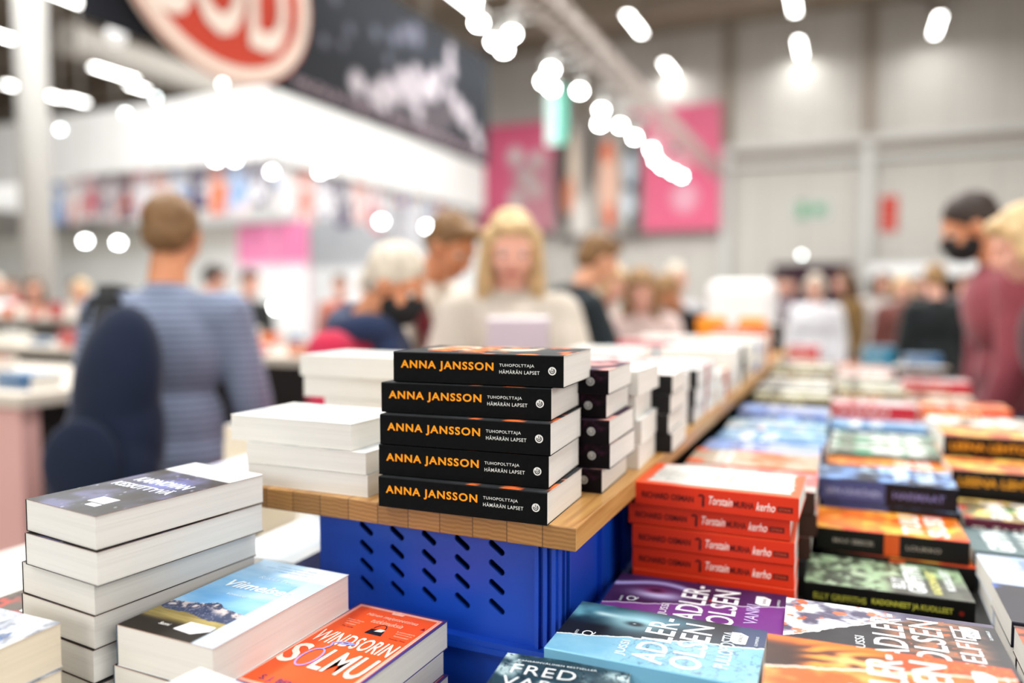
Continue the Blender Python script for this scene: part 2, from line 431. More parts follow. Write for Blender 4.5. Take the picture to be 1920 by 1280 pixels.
def viim_front(a, b):
    sky = mixc((96, 160, 214), (178, 212, 236), fbm(a * 2.2 + b * 1.5, b * 9, 5) * 1.5 - .35)
    sky = mixc(sky, (196, 222, 240), sstep(.35, .0, b) * .8)
    ridge = .635 + .05 * np.abs(a - .42) * 1.6 - .035 * np.exp(-((a - .40) / .10) ** 2) + .02 * (fbm(a * 9, a * 0 + 2, 8) - .5)
    c = sky
    rock = mixc((60, 66, 92), (196, 186, 186), sstep(.40, .62, fbm(a * 26, b * 44, 15)))
    rock = mixc(rock, (48, 60, 92), sstep(.04, .09, b - ridge) * .9)
    rock = mixc(rock, (170, 165, 170), (vnoise(a * 70, b * 110, 2) > .8) * .5)
    c = np.where((b > ridge)[..., None], rock, c)
    f = .765 + .05 * (a - .3) + .008 * np.sin(a * 14)
    field = mixc((176, 160, 100), (98, 84, 40), fbm(a * 3, b * 60, 33))
    field = mixc(field, (30, 23, 15), sstep(.83, .89, b))
    c = np.where((b > f)[..., None], field, c)
    c = mixc(c, (188, 204, 220), sstep(.775, .785, a))
    c = mixc(c, (232, 238, 244), sstep(.20, .16, b + .0 * a) * sstep(.5, .62, a + b * .8) * .85)
    return c
def viim_extra(mb, L, W, t):
    FT(mb, W, t, 'Viimeiset', .016, .074, .080, .016, (240, 248, 252), .02, .25)
    FT(mb, W, t, 'Riikka Pelo', .034, .045, .046, .006, (205, 228, 244), .0, .2)
    FT(mb, W, t, 'ROMAANI', .036, .090, .022, .0034, (235, 244, 250), .0, space=1.2)
    FT(mb, W, t, 'Suomi', .032, .164, .012, .0045, (240, 240, 236), .01, .2)
    front_poly(mb, t, [(.052, .166), (.056, .150), (.085, .150), (.086, .158), (.074, .168)], (240, 240, 244))
    FT(mb, W, t, 'BONUSPISTE', .058, .1585, .022, .0035, (90, 90, 100), .0)
    for q, (a0, w) in enumerate([(.03, .05), (.02, .06), (.036, .042)]):
        FT(mb, W, t, 'voittoisa romaani Suomen suvesta'[q * 4:q * 4 + 22], a0, .012 + q * .006, w, .003, (120, 160, 200))
K_VII = Kind('viimeiset', '', t=.0365, front=viim_front, spine=(60, 90, 120), back=(220, 225, 228), extra=viim_extra, nu=150, nv=100, edge=(190, 150, 130))
r = math.radians(-1.5)
for k in range(4):
    place(K_VII, -.578 + .18 * .026 + .002 * (k % 2), .447 + .18, ZL + .0368 * k, -91.5 + (k % 2), f"thick light-blue Viimeiset paperback with mountain, {'topmost' if k == 3 else pos_label(k)} of its pile", 'Viimeiset paperbacks with a mountain cover')

def wind_front(a, b):
    c = np.ones(a.shape + (3,)) * np.array((240, 92, 34.)); c = mixc(c, (232, 78, 28), fbm(a * 4, b * 6, 3))
    A = a * .112; B = b * .18
    m = np.minimum(np.minimum(A, .112 - A), np.minimum(B, .18 - B))
    c = np.where((m < .0035)[..., None], np.array((58, 52, 120.)), c)
    c = np.where(((m > .0042) & (m < .0052))[..., None], np.array((250, 225, 210.)), c)
    c = np.where(((m > .0066) & (m < .0072))[..., None], np.array((250, 215, 195.)), c)
    return c
def wind_extra(mb, L, W, t):
    O = (252, 236, 226)
    FT(mb, W, t, 'Hänen majesteettinsa', .026, .0255, .060, .008, (250, 205, 180), .0, .25)
    FT(mb, W, t, 'tutkimuksia', .040, .036, .036, .008, (250, 205, 180), .0, .25)
    # crown ornament
    front_poly(mb, t, [(.049, .0125), (.0475, .006), (.052, .009), (.0555, .004), (.059, .009), (.0635, .006), (.062, .0125)], (250, 190, 170), .0004)
    # handbag
    front_poly(mb, t, [(.049, .058), (.0505, .0475), (.0655, .0475), (.068, .058)], (28, 26, 34))
    front_poly(mb, t, [(.056, .052), (.059, .0455), (.0655, .046), (.064, .051)], (240, 232, 220), .0004)
    stroke(mb, t, [(.058 + .006 * math.cos(q), .0465 - .010 * math.sin(q)) for q in [math.pi * k / 12 for k in range(13)]], .0011, (60, 20, 40))
    front_poly(mb, t, [(.094, .030), (.0965, .025), (.099, .030)], (120, 20, 60))
    for q, s in enumerate(['Aivan ihana', 'yllättävä', 'dekkari']): FT(mb, W, t, s, .015 + .002 * q, .040 + .0045 * q, .020 - .004 * q, .0028, (252, 200, 170))
    FT(mb, W, t, 'The Guide', .019, .055, .014, .003, (110, 20, 40))
    for q, s in enumerate(['Lumoava', 'kertomus ja', 'hurmaavasti']): FT(mb, W, t, s, .077 + .001 * q, .044 + .0045 * q, .020 - .002 * q, .0028, (252, 200, 170))
    FT(mb, W, t, 'Sunday Post', .078, .060, .018, .003, (110, 20, 40))
    FT(mb, W, t, 'WINDSORIN', .011, .091, .087, .024, O, .012, .05, space=1.05)
    FT(mb, W, t, 'S', .009, .136, .017, .038, O, .015, .05); FT(mb, W, t, 'LMU', .046, .136, .052, .038, O, .012, .05, space=1.05)
    # rope in place of the O
    loop = [(.036 + .0085 * math.sin(q), .119 - .0170 * math.cos(q)) for q in [2 * math.pi * k / 26 for k in range(27)]]
    stroke(mb, t, loop, .0019, (160, 150, 222), .0006)
    stroke(mb, t, [(.036, .102), (.039, .094), (.037, .088), (.044, .083), (.053, .082), (.058, .084), (.050, .086), (.043, .087)], .0022, (150, 158, 226), .0007)
    FT(mb, W, t, 'S. J. BENNETT', .022, .170, .062, .010, (58, 40, 100), .02)
K_WIN = Kind('windsorin', '', W=.1075, t=.0272, front=wind_front, spine=(58, 52, 120), back=(58, 52, 120), extra=wind_extra, nu=180, nv=112, edge=(90, 60, 110))
for k, (dx, r) in enumerate([(.001, -92), (.0, -91.6), (-.004, -92.4), (0.0, -92.1)]):
    place(K_WIN, -.462 + dx, .648, ZL + .0276 * k, r, f"orange WINDSORIN SOLMU paperback with navy border, {'topmost' if k == 3 else pos_label(k)} of its pile", 'WINDSORIN SOLMU paperbacks')

def camilla_front(a, b):
    c = mixc((228, 232, 236), (150, 156, 170), sstep(.3, .75, fbm(a * 6, b * 9, 51)))
    return mixc(c, (110, 116, 128), sstep(.45, .8, fbm(a * 14, b * 20, 5)) * (a > .35) * (b < .3) * .9)
def camilla_extra(mb, L, W, t):
    FT(mb, W, t, 'CAMILLA', .012, .046, .088, .018, (70, 100, 150), .0)
    FT(mb, W, t, 'GREBERG', .010, .072, .090, .018, (70, 100, 150), .0)
K_CAM = Kind('camilla', '', t=.0380, front=camilla_front, spine=(200, 205, 212), back=(215, 215, 215), extra=camilla_extra, nu=70, nv=44, pages=M_CREAM, edge=(190, 170, 150))
for k in range(4):
    place(K_CAM, -.712 - .0045 * (k % 2), .418, ZL + .0385 * k, -90 + (1 if k == 3 else -1), f"icy grey-white CAMILLA paperback with cream pages, {'topmost' if k == 3 else pos_label(k)} of its pile", 'grey-white paperbacks in the bottom left corner')
# white cover at the bottom edge, close to the lens
K_BLANK = Kind('blank_white', '', t=.030, front=lambda a, b: mixc((246, 246, 246), (228, 232, 238), fbm(a * 3, b * 3, 6)), spine=(240, 240, 240), back=(240, 240, 240), edge=(240, 240, 240))
for k in range(5):
    place(K_BLANK, -.437 - (.002 if k == 4 else 0), .412, ZL + .0304 * k, -97, f"plain white paperback at the bottom edge, {'topmost' if k == 4 else pos_label(k)} in front of WINDSORIN pile", 'plain white paperbacks nearest the photographer')
# dark red cover and cream books further left
K_RED = Kind('dark_red', '', t=.034, front=lambda a, b: mixc(mixc((86, 78, 70), (178, 66, 52), sstep(.45, .6, fbm(a * 3, b * 5, 2))), (60, 54, 50), sstep(.5, .7, fbm(a * 8, b * 14, 9))), spine=(60, 40, 36), back=(70, 60, 56), nu=50, nv=30, edge=(210, 200, 190),
             extra=lambda mb, L, W, t: (front_rect(mb, t, .055, .135, .04, .012, (240, 240, 240)), FT(mb, W, t, 'YÖN VARJO', .015, .06, .08, .016, (236, 236, 232), .02)))
K_SKY = Kind('pale_sky', '', t=.034, front=lambda a, b: mixc((236, 240, 240), (170, 200, 206), sstep(.4, .7, fbm(a * 3, b * 4, 12))), spine=(210, 225, 230), back=(230, 230, 226), pages=M_CREAM)
K_LAV = Kind('pale_lavender', '', t=.034, front=lambda a, b: mixc((240, 240, 244), (190, 196, 230), sstep(.4, .7, fbm(a * 3, b * 4, 18))), spine=(220, 222, 236), back=(230, 230, 226), pages=M_CREAM)
for k in range(3): place(K_RED, -.842, .645, ZL + .0344 * k, -91 + k, f"dark red and brown paperback left of the tall stack, {'topmost' if k == 2 else pos_label(k)} of three", 'dark red paperbacks at the left edge')
for k in range(3): place(K_SKY, -.905, .86, ZL + .0344 * k, -90 + k, f"pale sky-coloured paperback behind the dark red pile, {'topmost' if k == 2 else pos_label(k)} of three", 'pale paperbacks at the left edge')
for k in range(4): place(K_LAV, -1.02, 1.08, ZL + .0344 * k, -88 + k, f"pale lavender paperback at the left edge, {'topmost' if k == 3 else pos_label(k)} of four", 'pale lavender paperbacks at the left edge')
for k in range(5): place(K_LAV, -1.16, 1.34, ZL + .0344 * k, -92 + k, f"cream-paged paperback far back at the left edge, {'topmost' if k == 4 else pos_label(k)} of five", 'cream-paged paperbacks at the left edge')
# between the tall left stack and the crate
K_TEAL_EDGE = Kind('white_dark_edge', '', t=.034, front=lambda a, b: mixc((238, 242, 244), (200, 214, 224), fbm(a * 3, b * 4, 41)), spine=(40, 50, 60), back=(40, 50, 60), edge=(60, 70, 80))
for k in range(3): place(K_TEAL_EDGE, -.735, .905, ZL + .0342 * k, -90 + k, f"white paperback with dark back cover left of the crate, {'topmost' if k == 2 else pos_label(k)} of three", 'white paperbacks left of the blue crate')
for k in range(6): place_fore(K_WHITE, -.735 + .002 * (k % 3), .915, ZL + .0304 * k, 1 + k % 2, f"white-paged paperback under the board left of the crate, {'topmost' if k == 5 else pos_label(k)} of six", 'white-paged paperbacks behind, left of the blue crate')

# ------------------------------------------------------------------ board, crates, tables
def wood_mat(name, end=True):
    m, nt, b = new_mat(name); N = nt.nodes.new
    tc = N('ShaderNodeTexCoord'); sx = N('ShaderNodeSeparateXYZ'); L_(nt, tc.outputs['Object'], sx.inputs[0])
    def math_(op, a, bb=None, c=None):
        n = N('ShaderNodeMath'); n.operation = op
        for i, v in enumerate((a, bb, c)):
            if v is None: continue
            if isinstance(v, (int, float)): n.inputs[i].default_value = v
            else: L_(nt, v, n.inputs[i])
        return n.outputs[0]
    pw = .0365
    k = math_('DIVIDE', sx.outputs['X'], pw); fl = math_('FLOOR', k); fr = math_('FRACT', k)
    wn = N('ShaderNodeTexWhiteNoise'); wn.noise_dimensions = '1D'; L_(nt, fl, wn.inputs['W'])
    # long grain
    cb = N('ShaderNodeCombineXYZ'); L_(nt, math_('MULTIPLY', sx.outputs['X'], 60), cb.inputs[0]); L_(nt, math_('MULTIPLY', sx.outputs['Y'], 3.5), cb.inputs[1]); L_(nt, math_('MULTIPLY_ADD', wn.outputs['Value'], 30, math_('MULTIPLY', sx.outputs['Z'], 60)), cb.inputs[2])
    n1 = N('ShaderNodeTexNoise'); n1.inputs['Scale'].default_value = 1.6; n1.inputs['Detail'].default_value = 5; n1.inputs['Distortion'].default_value = .6; L_(nt, cb.outputs[0], n1.inputs['Vector'])
    # rings on the end grain
    cr = N('ShaderNodeCombineXYZ'); L_(nt, math_('MULTIPLY_ADD', wn.outputs['Value'], .09, math_('MULTIPLY_ADD', fr, pw, -.02)), cr.inputs[0]); L_(nt, math_('MULTIPLY_ADD', wn.outputs['Value'], .07, sx.outputs['Z']), cr.inputs[2])
    wv = N('ShaderNodeTexWave'); wv.wave_type = 'RINGS'; wv.rings_direction = 'Y'; wv.inputs['Scale'].default_value = 75; wv.inputs['Distortion'].default_value = 3.0; wv.inputs['Detail'].default_value = 2; wv.inputs['Detail Scale'].default_value = 1.0
    L_(nt, cr.outputs[0], wv.inputs['Vector'])
    r1 = N('ShaderNodeValToRGB'); r1.color_ramp.elements[0].position = .25; r1.color_ramp.elements[1].position = .8
    r1.color_ramp.elements[0].color = (*lin((166, 114, 54)), 1); r1.color_ramp.elements[1].color = (*lin((214, 166, 98)), 1); L_(nt, n1.outputs['Fac'], r1.inputs['Fac'])
    r2 = N('ShaderNodeValToRGB'); r2.color_ramp.elements[0].color = (*lin((142, 98, 48)), 1); r2.color_ramp.elements[1].color = (*lin((164, 118, 62)), 1); L_(nt, wv.outputs['Color'], r2.inputs['Fac'])
    ge = N('ShaderNodeNewGeometry'); sn = N('ShaderNodeSeparateXYZ'); L_(nt, ge.outputs['Normal'], sn.inputs[0])
    isend = math_('GREATER_THAN', math_('ABSOLUTE', sn.outputs['Y']), .7)
    mx = N('ShaderNodeMixRGB'); L_(nt, isend, mx.inputs['Fac']); L_(nt, r1.outputs['Color'], mx.inputs[1]); L_(nt, r2.outputs['Color'], mx.inputs[2])
    tone = N('ShaderNodeMapRange'); tone.inputs['To Min'].default_value = .82; tone.inputs['To Max'].default_value = 1.12; L_(nt, wn.outputs['Value'], tone.inputs['Value'])
    seam = math_('GREATER_THAN', math_('MINIMUM', fr, math_('SUBTRACT', 1, fr)), .018)
    sm = N('ShaderNodeMapRange'); sm.inputs['To Min'].default_value = .45; sm.inputs['To Max'].default_value = 1; L_(nt, seam, sm.inputs['Value'])
    m2 = N('ShaderNodeMixRGB'); m2.blend_type = 'MULTIPLY'; m2.inputs['Fac'].default_value = 1; L_(nt, mx.outputs[0], m2.inputs[1]); L_(nt, math_('MULTIPLY', tone.outputs[0], sm.outputs[0]), m2.inputs[2])
    L_(nt, m2.outputs[0], b.inputs['Base Color']); b.inputs['Roughness'].default_value = .48; b.inputs['Coat Weight'].default_value = .15
    bp = N('ShaderNodeBump'); bp.inputs['Strength'].default_value = .15; bp.inputs['Distance'].default_value = .001; L_(nt, n1.outputs['Fac'], bp.inputs['Height']); L_(nt, bp.outputs[0], b.inputs['Normal'])
    return m
M_WOOD = wood_mat('laminated_wood')
def bevel_box(name, lo, hi, mat, parent=None, w=.0015, seg=2, origin=None):
    mb = MB(); mb.box(lo, hi); me = mb.build(name, [mat], link=False)
    bm = bmesh.new(); bm.from_mesh(me); bmesh.ops.bevel(bm, geom=bm.edges[:], offset=w, segments=seg, affect='EDGES', profile=.5); bm.to_mesh(me); bm.free()
    return obj(name, me, parent)
bd = bevel_box('display_board', (-.612, .647, 1.168), (-.2225, 3.45, 1.191), M_WOOD)
tag(bd, 'long laminated wooden board carrying the book stacks on blue crates', 'board')

M_BLUE = simple('blue_crate_plastic', (14, 72, 188), .42, .05, 12, spec=.5, bump=.02)
M_HOLE = simple('dark_slot', (4, 6, 16), .9, .02)
def crate(name, x0, y0, z0, x1, y1, z1, label, slots=True, group=None):
    r = empty(name, ((x0 + x1) / 2, (y0 + y1) / 2, z0)); cx, cy = (x0 + x1) / 2, (y0 + y1) / 2
    X, Y, Z = (x1 - x0) / 2, (y1 - y0) / 2, z1 - z0
    # front wall with real slots cut through it
    mb = MB(); th = .003
    nx = 5; nz = 4
    def wallgrid(mb, w, h, cuts):
        pass
    outer = []
    # build the wall as a flat plate with holes using bmesh fill
    bm = bmesh.new()
    def loop(pts):
        vs = [bm.verts.new((p[0], 0, p[1])) for p in pts]; return [bm.edges.new((vs[i], vs[(i + 1) % len(vs)])) for i in range(len(vs))]
    E = loop([(-X + .004, .003), (X - .004, .003), (X - .004, Z - .004), (-X + .004, Z - .004)])
    if slots:
        for i in range(nx):
            for j in range(nz):
                ccx = X - .0700 - i * .0395; ccz = Z - .0200 - j * .0203
                a = math.radians(-38); hl, hw = .0068, .0036; pts = []
                for k in range(12):
                    t = 2 * math.pi * k / 12; px, pz = math.cos(t) * hw, math.sin(t) * hw
                    px += hl if math.cos(t) > 0 else -hl
                    pts.append((ccx + px * math.cos(a) - pz * math.sin(a), ccz + px * math.sin(a) + pz * math.cos(a)))
                E += loop(pts)
    bmesh.ops.triangle_fill(bm, use_beauty=True, edges=E)
    ret = bmesh.ops.extrude_face_region(bm, geom=bm.faces[:])
    bmesh.ops.translate(bm, vec=(0, th, 0), verts=[g for g in ret['geom'] if isinstance(g, bmesh.types.BMVert)])
    bmesh.ops.recalc_face_normals(bm, faces=bm.faces[:])
    me = bpy.data.meshes.new('front_panel'); bm.to_mesh(me); bm.free(); me.materials.append(M_BLUE)
    fp = obj('front_panel', me, r); fp.location = (0, -Y + .006, 0)
    s = MB()
    s.box((-X + .006, -Y + .03, .012), (-X + .009, Y - .006, Z - .004)); s.box((X - .009, -Y + .03, .012), (X - .006, Y - .006, Z - .004))
    s.box((-X + .006, Y - .009, .012), (X - .006, Y - .006, Z - .004)); s.box((-X + .006, -Y + .012, .010), (X - .006, Y - .006, .013))
    s.build('side_walls', [M_BLUE], r)
    def rib(lo, hi):
        m_ = MB(); m_.box(lo, hi); m_.build('rib', [M_BLUE], r)
    for sx in (1,):
        for k in range(3):
            xx = sx * (X - .004 - k * .009)
            rib((min(xx, xx - sx * .004), -Y, 0), (max(xx, xx - sx * .004), -Y + .012, Z))
        for yy in (-Y + .004, -Y + .016, -Y + .03):
            rib((min(sx * X, sx * (X - .007)), yy, 0), (max(sx * X, sx * (X - .007)), yy + .004, Z))
        for yy in (-.05, .05, Y - .02): rib((min(sx * X, sx * (X - .007)), yy, .01), (max(sx * X, sx * (X - .007)), yy + .004, Z))
    q = MB()
    for zz, d in ((Z - .006, .003), (0, .006)):
        q.box((-X - d + .003, -Y - d + .001, zz), (X + d - .003, -Y + .006, zz + .006)); q.box((X - .007, -Y, zz), (X + d - .003, Y, zz + .006))
        q.box((-X - d + .003, -Y, zz), (-X + .007, Y, zz + .006)); q.box((-X, Y - .006, zz), (X, Y, zz + .006))
    q.build('rim', [M_BLUE], r)
    tag(r, label, 'crate', group); [setattr(c_, 'parent', fp) for c_ in r.children if c_.name.startswith('rib') and False]
    return r
crate('plastic_crate', -.545, .678, 1.048, -.250, 1.06, 1.168, 'blue plastic crate with slanted slots directly under the front of the board')
crate('plastic_crate', -.545, .674, ZL, -.246, 1.064, 1.0478, 'blue plastic crate, lower one, under the slotted crate', slots=False)
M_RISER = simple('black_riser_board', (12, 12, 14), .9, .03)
for k, y in enumerate((1.10, 1.90, 2.70)):  # black boxes added to darken the gap; they also prop the board
    o_ = bevel_box('black_riser', (-.56, y, ZL), (-.27, y + .72, 1.168), M_RISER); tag(o_, f"added black riser darkening the gap under the board, {['nearest', 'middle', 'farthest'][k]} of three behind the blue crates", 'riser', 'black risers added under the board')
M_CLOTH = simple('dark_table_cloth', (34, 32, 36), .9, .1, 20, sheen=.2)
M_WTOP = simple('pale_laminate', (206, 202, 196), .5, .03)
def table(name, x0, y0, x1, y1, z, label, top=M_WTOP, skirt=M_CLOTH, skirt_z=.02, inset=.02, legs=True, group=None):
    r = empty(name, ((x0 + x1) / 2, (y0 + y1) / 2, 0)); X, Y = (x1 - x0) / 2, (y1 - y0) / 2
    mb = MB(); mb.box((-X, -Y, z - .03), (X, Y, z)); mb.build('table_top', [top], r)
    if skirt:
        mb = MB(); i = inset
        mb.box((-X + i, -Y + i, skirt_z), (X - i, -Y + i + .01, z - .03)); mb.box((-X + i, Y - i - .01, skirt_z), (X - i, Y - i, z - .03))
        mb.box((-X + i, -Y + i + .01, skirt_z), (-X + i + .01, Y - i - .01, z - .03)); mb.box((X - i - .01, -Y + i + .01, skirt_z), (X - i, Y - i - .01, z - .03))
        mb.build('table_skirt', [skirt], r)
    if legs:
        for sx in (-1, 1):
            for sy in (-1, 1):
                mb = MB(); mb.tube((sx * (X - .06), sy * (Y - .06), 0), (sx * (X - .06), sy * (Y - .06), z - .03), .02); mb.build('leg', [simple_cache('table_metal', (120, 120, 120), .4)], r)
    tag(r, label, 'table', group); return r
_SM = {}
def simple_cache(name, rgb, rough=.6, **k):
    if name not in _SM: _SM[name] = simple(name, rgb, rough, **k)
    return _SM[name]
table('sales_table', -1.30, .215, -.25, 1.56, ZL, 'low sales table under the slotted crate and left stacks')
table('sales_table', -.82, 1.57, -.25, 3.60, ZL, 'low sales table under the far part of the board')
ZR = 1.030
table('sales_table', -.247, .24, .342, 3.60, ZR, 'sales table with flat paperbacks right of the wooden board', top=simple_cache('black_laminate', (30, 28, 28), .6))
# ------------------------------------------------------------------ right table: near books
def torn(a, b, mid=.56, amp=.05, seed=3):
    return mid + amp * (fbm(b * 6, b * 0 + 1.5, seed) - .5) * 2 + .012 * (vnoise(b * 60, b * 0, seed + 2) - .5)
def adler_extra(title, jussi=(235, 240, 245), lw=(240, 244, 248), tcol=(225, 240, 250), th=.0125, tb=.1555, q=True, ta=.022, tw=.074):
    def f(mb, L, W, t):
        FT(mb, W, t, 'JUSSI', .012, .070, .030, .010, jussi, .0)
        FT(mb, W, t, 'ADLER-', .008, .102, .096, .027, lw, .012, space=1.05)
        FT(mb, W, t, 'OLSEN', .008, .134, .092, .027, lw, .012, space=1.05)
        if title: FT(mb, W, t, title, ta, tb, tw, th, tcol, .0)
        if q: FT(mb, W, t, 'Q', .036, .034, .012, .012, (225, 235, 240), -.005); FT(mb, W, t, 'OSASTO', .032, .018, .014, .0025, (225, 235, 240))
        front_poly(mb, t, [(.074, .164), (.072, .156), (.076, .150), (.096, .150), (.097, .158), (.092, .165)], (238, 240, 242), .0005)
        FT(mb, W, t, 'BONUS', .077, .1605, .015, .0035, (60, 70, 80)) if False else add_text(mb, 'BONUS', (.1605, .077, t + .0004), (0, 1, 0), (-1, 0, 0), .015, .0035, (60, 70, 80))
        FT(mb, W, t, 'GUMMERUS', .075, .174, .020, .0026, (215, 225, 232))
    return f
def pullo_front(a, b):
    T = torn(a, b, 0, .035) + .30 + .36 * b
    low = mixc((96, 158, 194), (150, 198, 222), fbm(a * 4, b * 6, 5))
    br = np.abs(fbm(a * 9, b * 14, 71) - .5); low = mixc(low, (58, 92, 112), sstep(.035, .0, br) * sstep(.25, .5, b) * .8)
    br = np.abs(fbm(a * 22, b * 30, 77) - .5); low = mixc(low, (70, 110, 130), sstep(.05, .0, br) * sstep(.35, .6, b) * sstep(.9, .7, b) * .6)
    up = mixc((12, 20, 28), (24, 58, 76), fbm(a * 3, b * 4, 6))
    skin = (196, 226, 234)
    up = mixc(up, (110, 176, 196), sstep(.5, .75, fbm(a * 2 + 1, b * 3, 9)) * sstep(.95, .8, b))
    up = mixc(up, (70, 128, 150), np.exp(-((a - .86) / .12) ** 2) * sstep(.0, .1, b) * sstep(.8, .5, b) * .8)
    up = mixc(up, skin, np.exp(-((a - .80 + .10 * (b - .2)) / .04) ** 2) * sstep(.52, .38, b) * sstep(.08, .16, b))
    up = mixc(up, (150, 200, 214), np.exp(-((a - .74) / .17) ** 2 - ((b - .34) / .15) ** 2) * 1.1)
    up = mixc(up, (26, 44, 54), np.exp(-((a - .70) / .045) ** 2 - ((b - .35) / .05) ** 2) * 1.3)
    up = mixc(up, (230, 245, 248), np.exp(-((a - .705) / .008) ** 2 - ((b - .345) / .008) ** 2))
    up = mixc(up, (18, 22, 28), sstep(.62, .52, a) * sstep(.27, .2, b))
    up = mixc(up, (48, 68, 100), sstep(.80, .88, b))
    c = np.where((a < T)[..., None], low, up)
    return mixc(c, (240, 248, 250), sstep(.012, .004, np.abs(a - T)))
K_PUL = Kind('pullo', '', t=.0305, front=pullo_front, spine=(120, 180, 210), back=(60, 90, 110), extra=adler_extra('PULLOPOSTIA'), nu=180, nv=112, edge=(150, 180, 190))
def vanki_front(a, b):
    T = torn(a, b, 0, .035, 9) + .20 + .5 * b
    low = mixc((98, 42, 118), (120, 62, 140), fbm(a * 5, b * 6, 15))
    up = mixc((44, 20, 58), (70, 36, 92), fbm(a * 3, b * 5, 3))
    up = mixc(up, (176, 176, 232), np.exp(-((a - .78 - .08 * np.sin((b - .1) * 9)) / .05) ** 2) * sstep(.5, .4, b) * .9)
    up = mixc(up, (196, 200, 240), np.exp(-((a - .55) / .10) ** 2 - ((b - .28) / .14) ** 2))
    up = mixc(up, (96, 34, 84), np.exp(-((a - .66) / .08) ** 2 - ((b - .26) / .07) ** 2) * 1.3)
    up = mixc(up, (40, 14, 46), np.exp(-((a - .66) / .03) ** 2 - ((b - .26) / .03) ** 2) * 1.3)
    up = mixc(up, (220, 60, 40), np.exp(-((a - .60) / .03) ** 2 - ((b - .60) / .02) ** 2))
    c = np.where((a < T)[..., None], low, up)
    return mixc(c, (225, 215, 240), sstep(.010, .004, np.abs(a - T)))
K_VAN = Kind('vanki', '', t=.0262, front=vanki_front, spine=(70, 30, 90), back=(60, 30, 80), extra=adler_extra('VANKI', tw=.05, th=.013, tcol=(200, 190, 235)), nu=120, nv=80)
def selfie_front(a, b):
    T = np.minimum(torn(a, b, 0, .04, 23) + .17 + 1.15 * b, .84 + .1 * b)
    low = mixc((30, 29, 34), (50, 49, 56), fbm(a * 5, b * 6, 15))
    wood = mixc((70, 58, 54), (150, 100, 76), sstep(.4, .75, fbm(a * 16, b * 12, 33)))
    low = mixc(low, wood, sstep(.42, .55, b) * sstep(.98, .85, b) * sstep(.10, .25, a))
    low = mixc(low, (216, 96, 44), (fbm(a * 20, b * 26, 5) > .66) * sstep(.5, .6, b) * sstep(.85, .75, b) * .9)
    up = mixc((60, 56, 84), (96, 90, 110), fbm(a * 4, b * 6, 4))
    f = sstep(.34, .56, fbm(a * 6, b * 8, 19)); up = mixc(up, (206, 212, 218), f * sstep(.62, .4, b))
    up = mixc(up, (228, 104, 66), sstep(.64, .68, fbm(a * 10, b * 14, 66)) * .9 * sstep(.75, .4, b))
    c = np.where((a < T)[..., None], low, up)
    return mixc(c, (236, 236, 238), sstep(.012, .004, np.abs(a - T)) * sstep(.62, .5, b))
K_SEL = Kind('selfiet', '', t=.0335, front=selfie_front, spine=(50, 50, 56), back=(50, 50, 56), extra=adler_extra('SELFIET', tb=.160, th=.018, tcol=(240, 238, 246), tw=.085, ta=.010), nu=150, nv=100)
def orange_front(a, b):
    T = torn(a, b, 0, .03, 43) + .46 + .38 * b
    low = mixc((206, 88, 26), (240, 160, 84), sstep(.35, .7, fbm(a * 9, b * 9, 15)))
    up = mixc((22, 9, 5), (70, 28, 9), fbm(a * 5, b * 6, 2))
    hair = np.abs(np.sin((a * 26 - b * 18) + 5 * fbm(a * 3, b * 3, 8)))
    up = mixc(up, (236, 140, 40), sstep(.3, .9, hair) * sstep(.10, .22, b) * sstep(.62, .4, b))
    up = mixc(up, (226, 112, 26), sstep(.80, .97, a) * .9)
    up = mixc(up, (246, 182, 110), np.exp(-((a - .72) / .12) ** 2 - ((b - .36) / .10) ** 2) * 1.2)
    up = mixc(up, (90, 36, 12), np.exp(-((a - .80) / .035) ** 2 - ((b - .27) / .035) ** 2) * 1.2)
    up = mixc(up, (90, 36, 12), np.exp(-((a - .80) / .035) ** 2 - ((b - .40) / .035) ** 2) * 1.2)
    up = mixc(up, (70, 26, 10), np.exp(-((a - .66) / .03) ** 2 - ((b - .37) / .03) ** 2) * 1.1)
    up = mixc(up, (208, 76, 26), sstep(.48, .56, b) * .9)
    up = mixc(up, (240, 150, 60), (vnoise(a * 60, b * 90, 5) > .82) * sstep(.6, .7, b) * .7)
    c = np.where((a < T)[..., None], low, up)
    return mixc(c, (250, 236, 226), sstep(.014, .006, np.abs(a - T)))
K_ORA = Kind('orange', '', t=.0270, front=orange_front, spine=(200, 100, 30), back=(180, 90, 40), extra=adler_extra(None, q=False), nu=150, nv=100)
for k in range(2): place(K_PUL, -.2395, .611, ZR + .0309 * k, .9 - k * 0, f"light blue ADLER-OLSEN PULLOPOSTIA paperback, {['lower', 'upper'][k]} of two", 'PULLOPOSTIA paperbacks')
for k in range(2): place(K_VAN, -.2285, .728, ZR + .0266 * k, 2.0, f"purple ADLER-OLSEN VANKI paperback, {['lower', 'upper'][k]} of two", 'VANKI paperbacks')
for k in range(2): place(K_SEL, -.046, .690, ZR + .0340 * k, 2.2, f"dark ADLER-OLSEN SELFIET paperback, {['lower', 'upper'][k]} of two", 'SELFIET paperbacks')
for k in range(3): place(K_ORA, -.051, .562, ZR + .0273 * k, 3.0, f"orange ADLER-OLSEN paperback with woman's face cover, {['lowest', 'middle', 'topmost'][k]} of three", 'orange ADLER-OLSEN paperbacks')
def fred_front(a, b):
    c = mixc((36, 60, 72), (190, 214, 218), sstep(.42, .72, fbm(a * 4 + 3, b * 6, 91)))
    br = np.minimum(np.abs(fbm(a * 7, b * 10, 3) - .5), np.abs(fbm(a * 14 + 2, b * 18, 13) - .5) * 1.2)
    return mixc(c, (18, 32, 42), sstep(.045, .0, br))
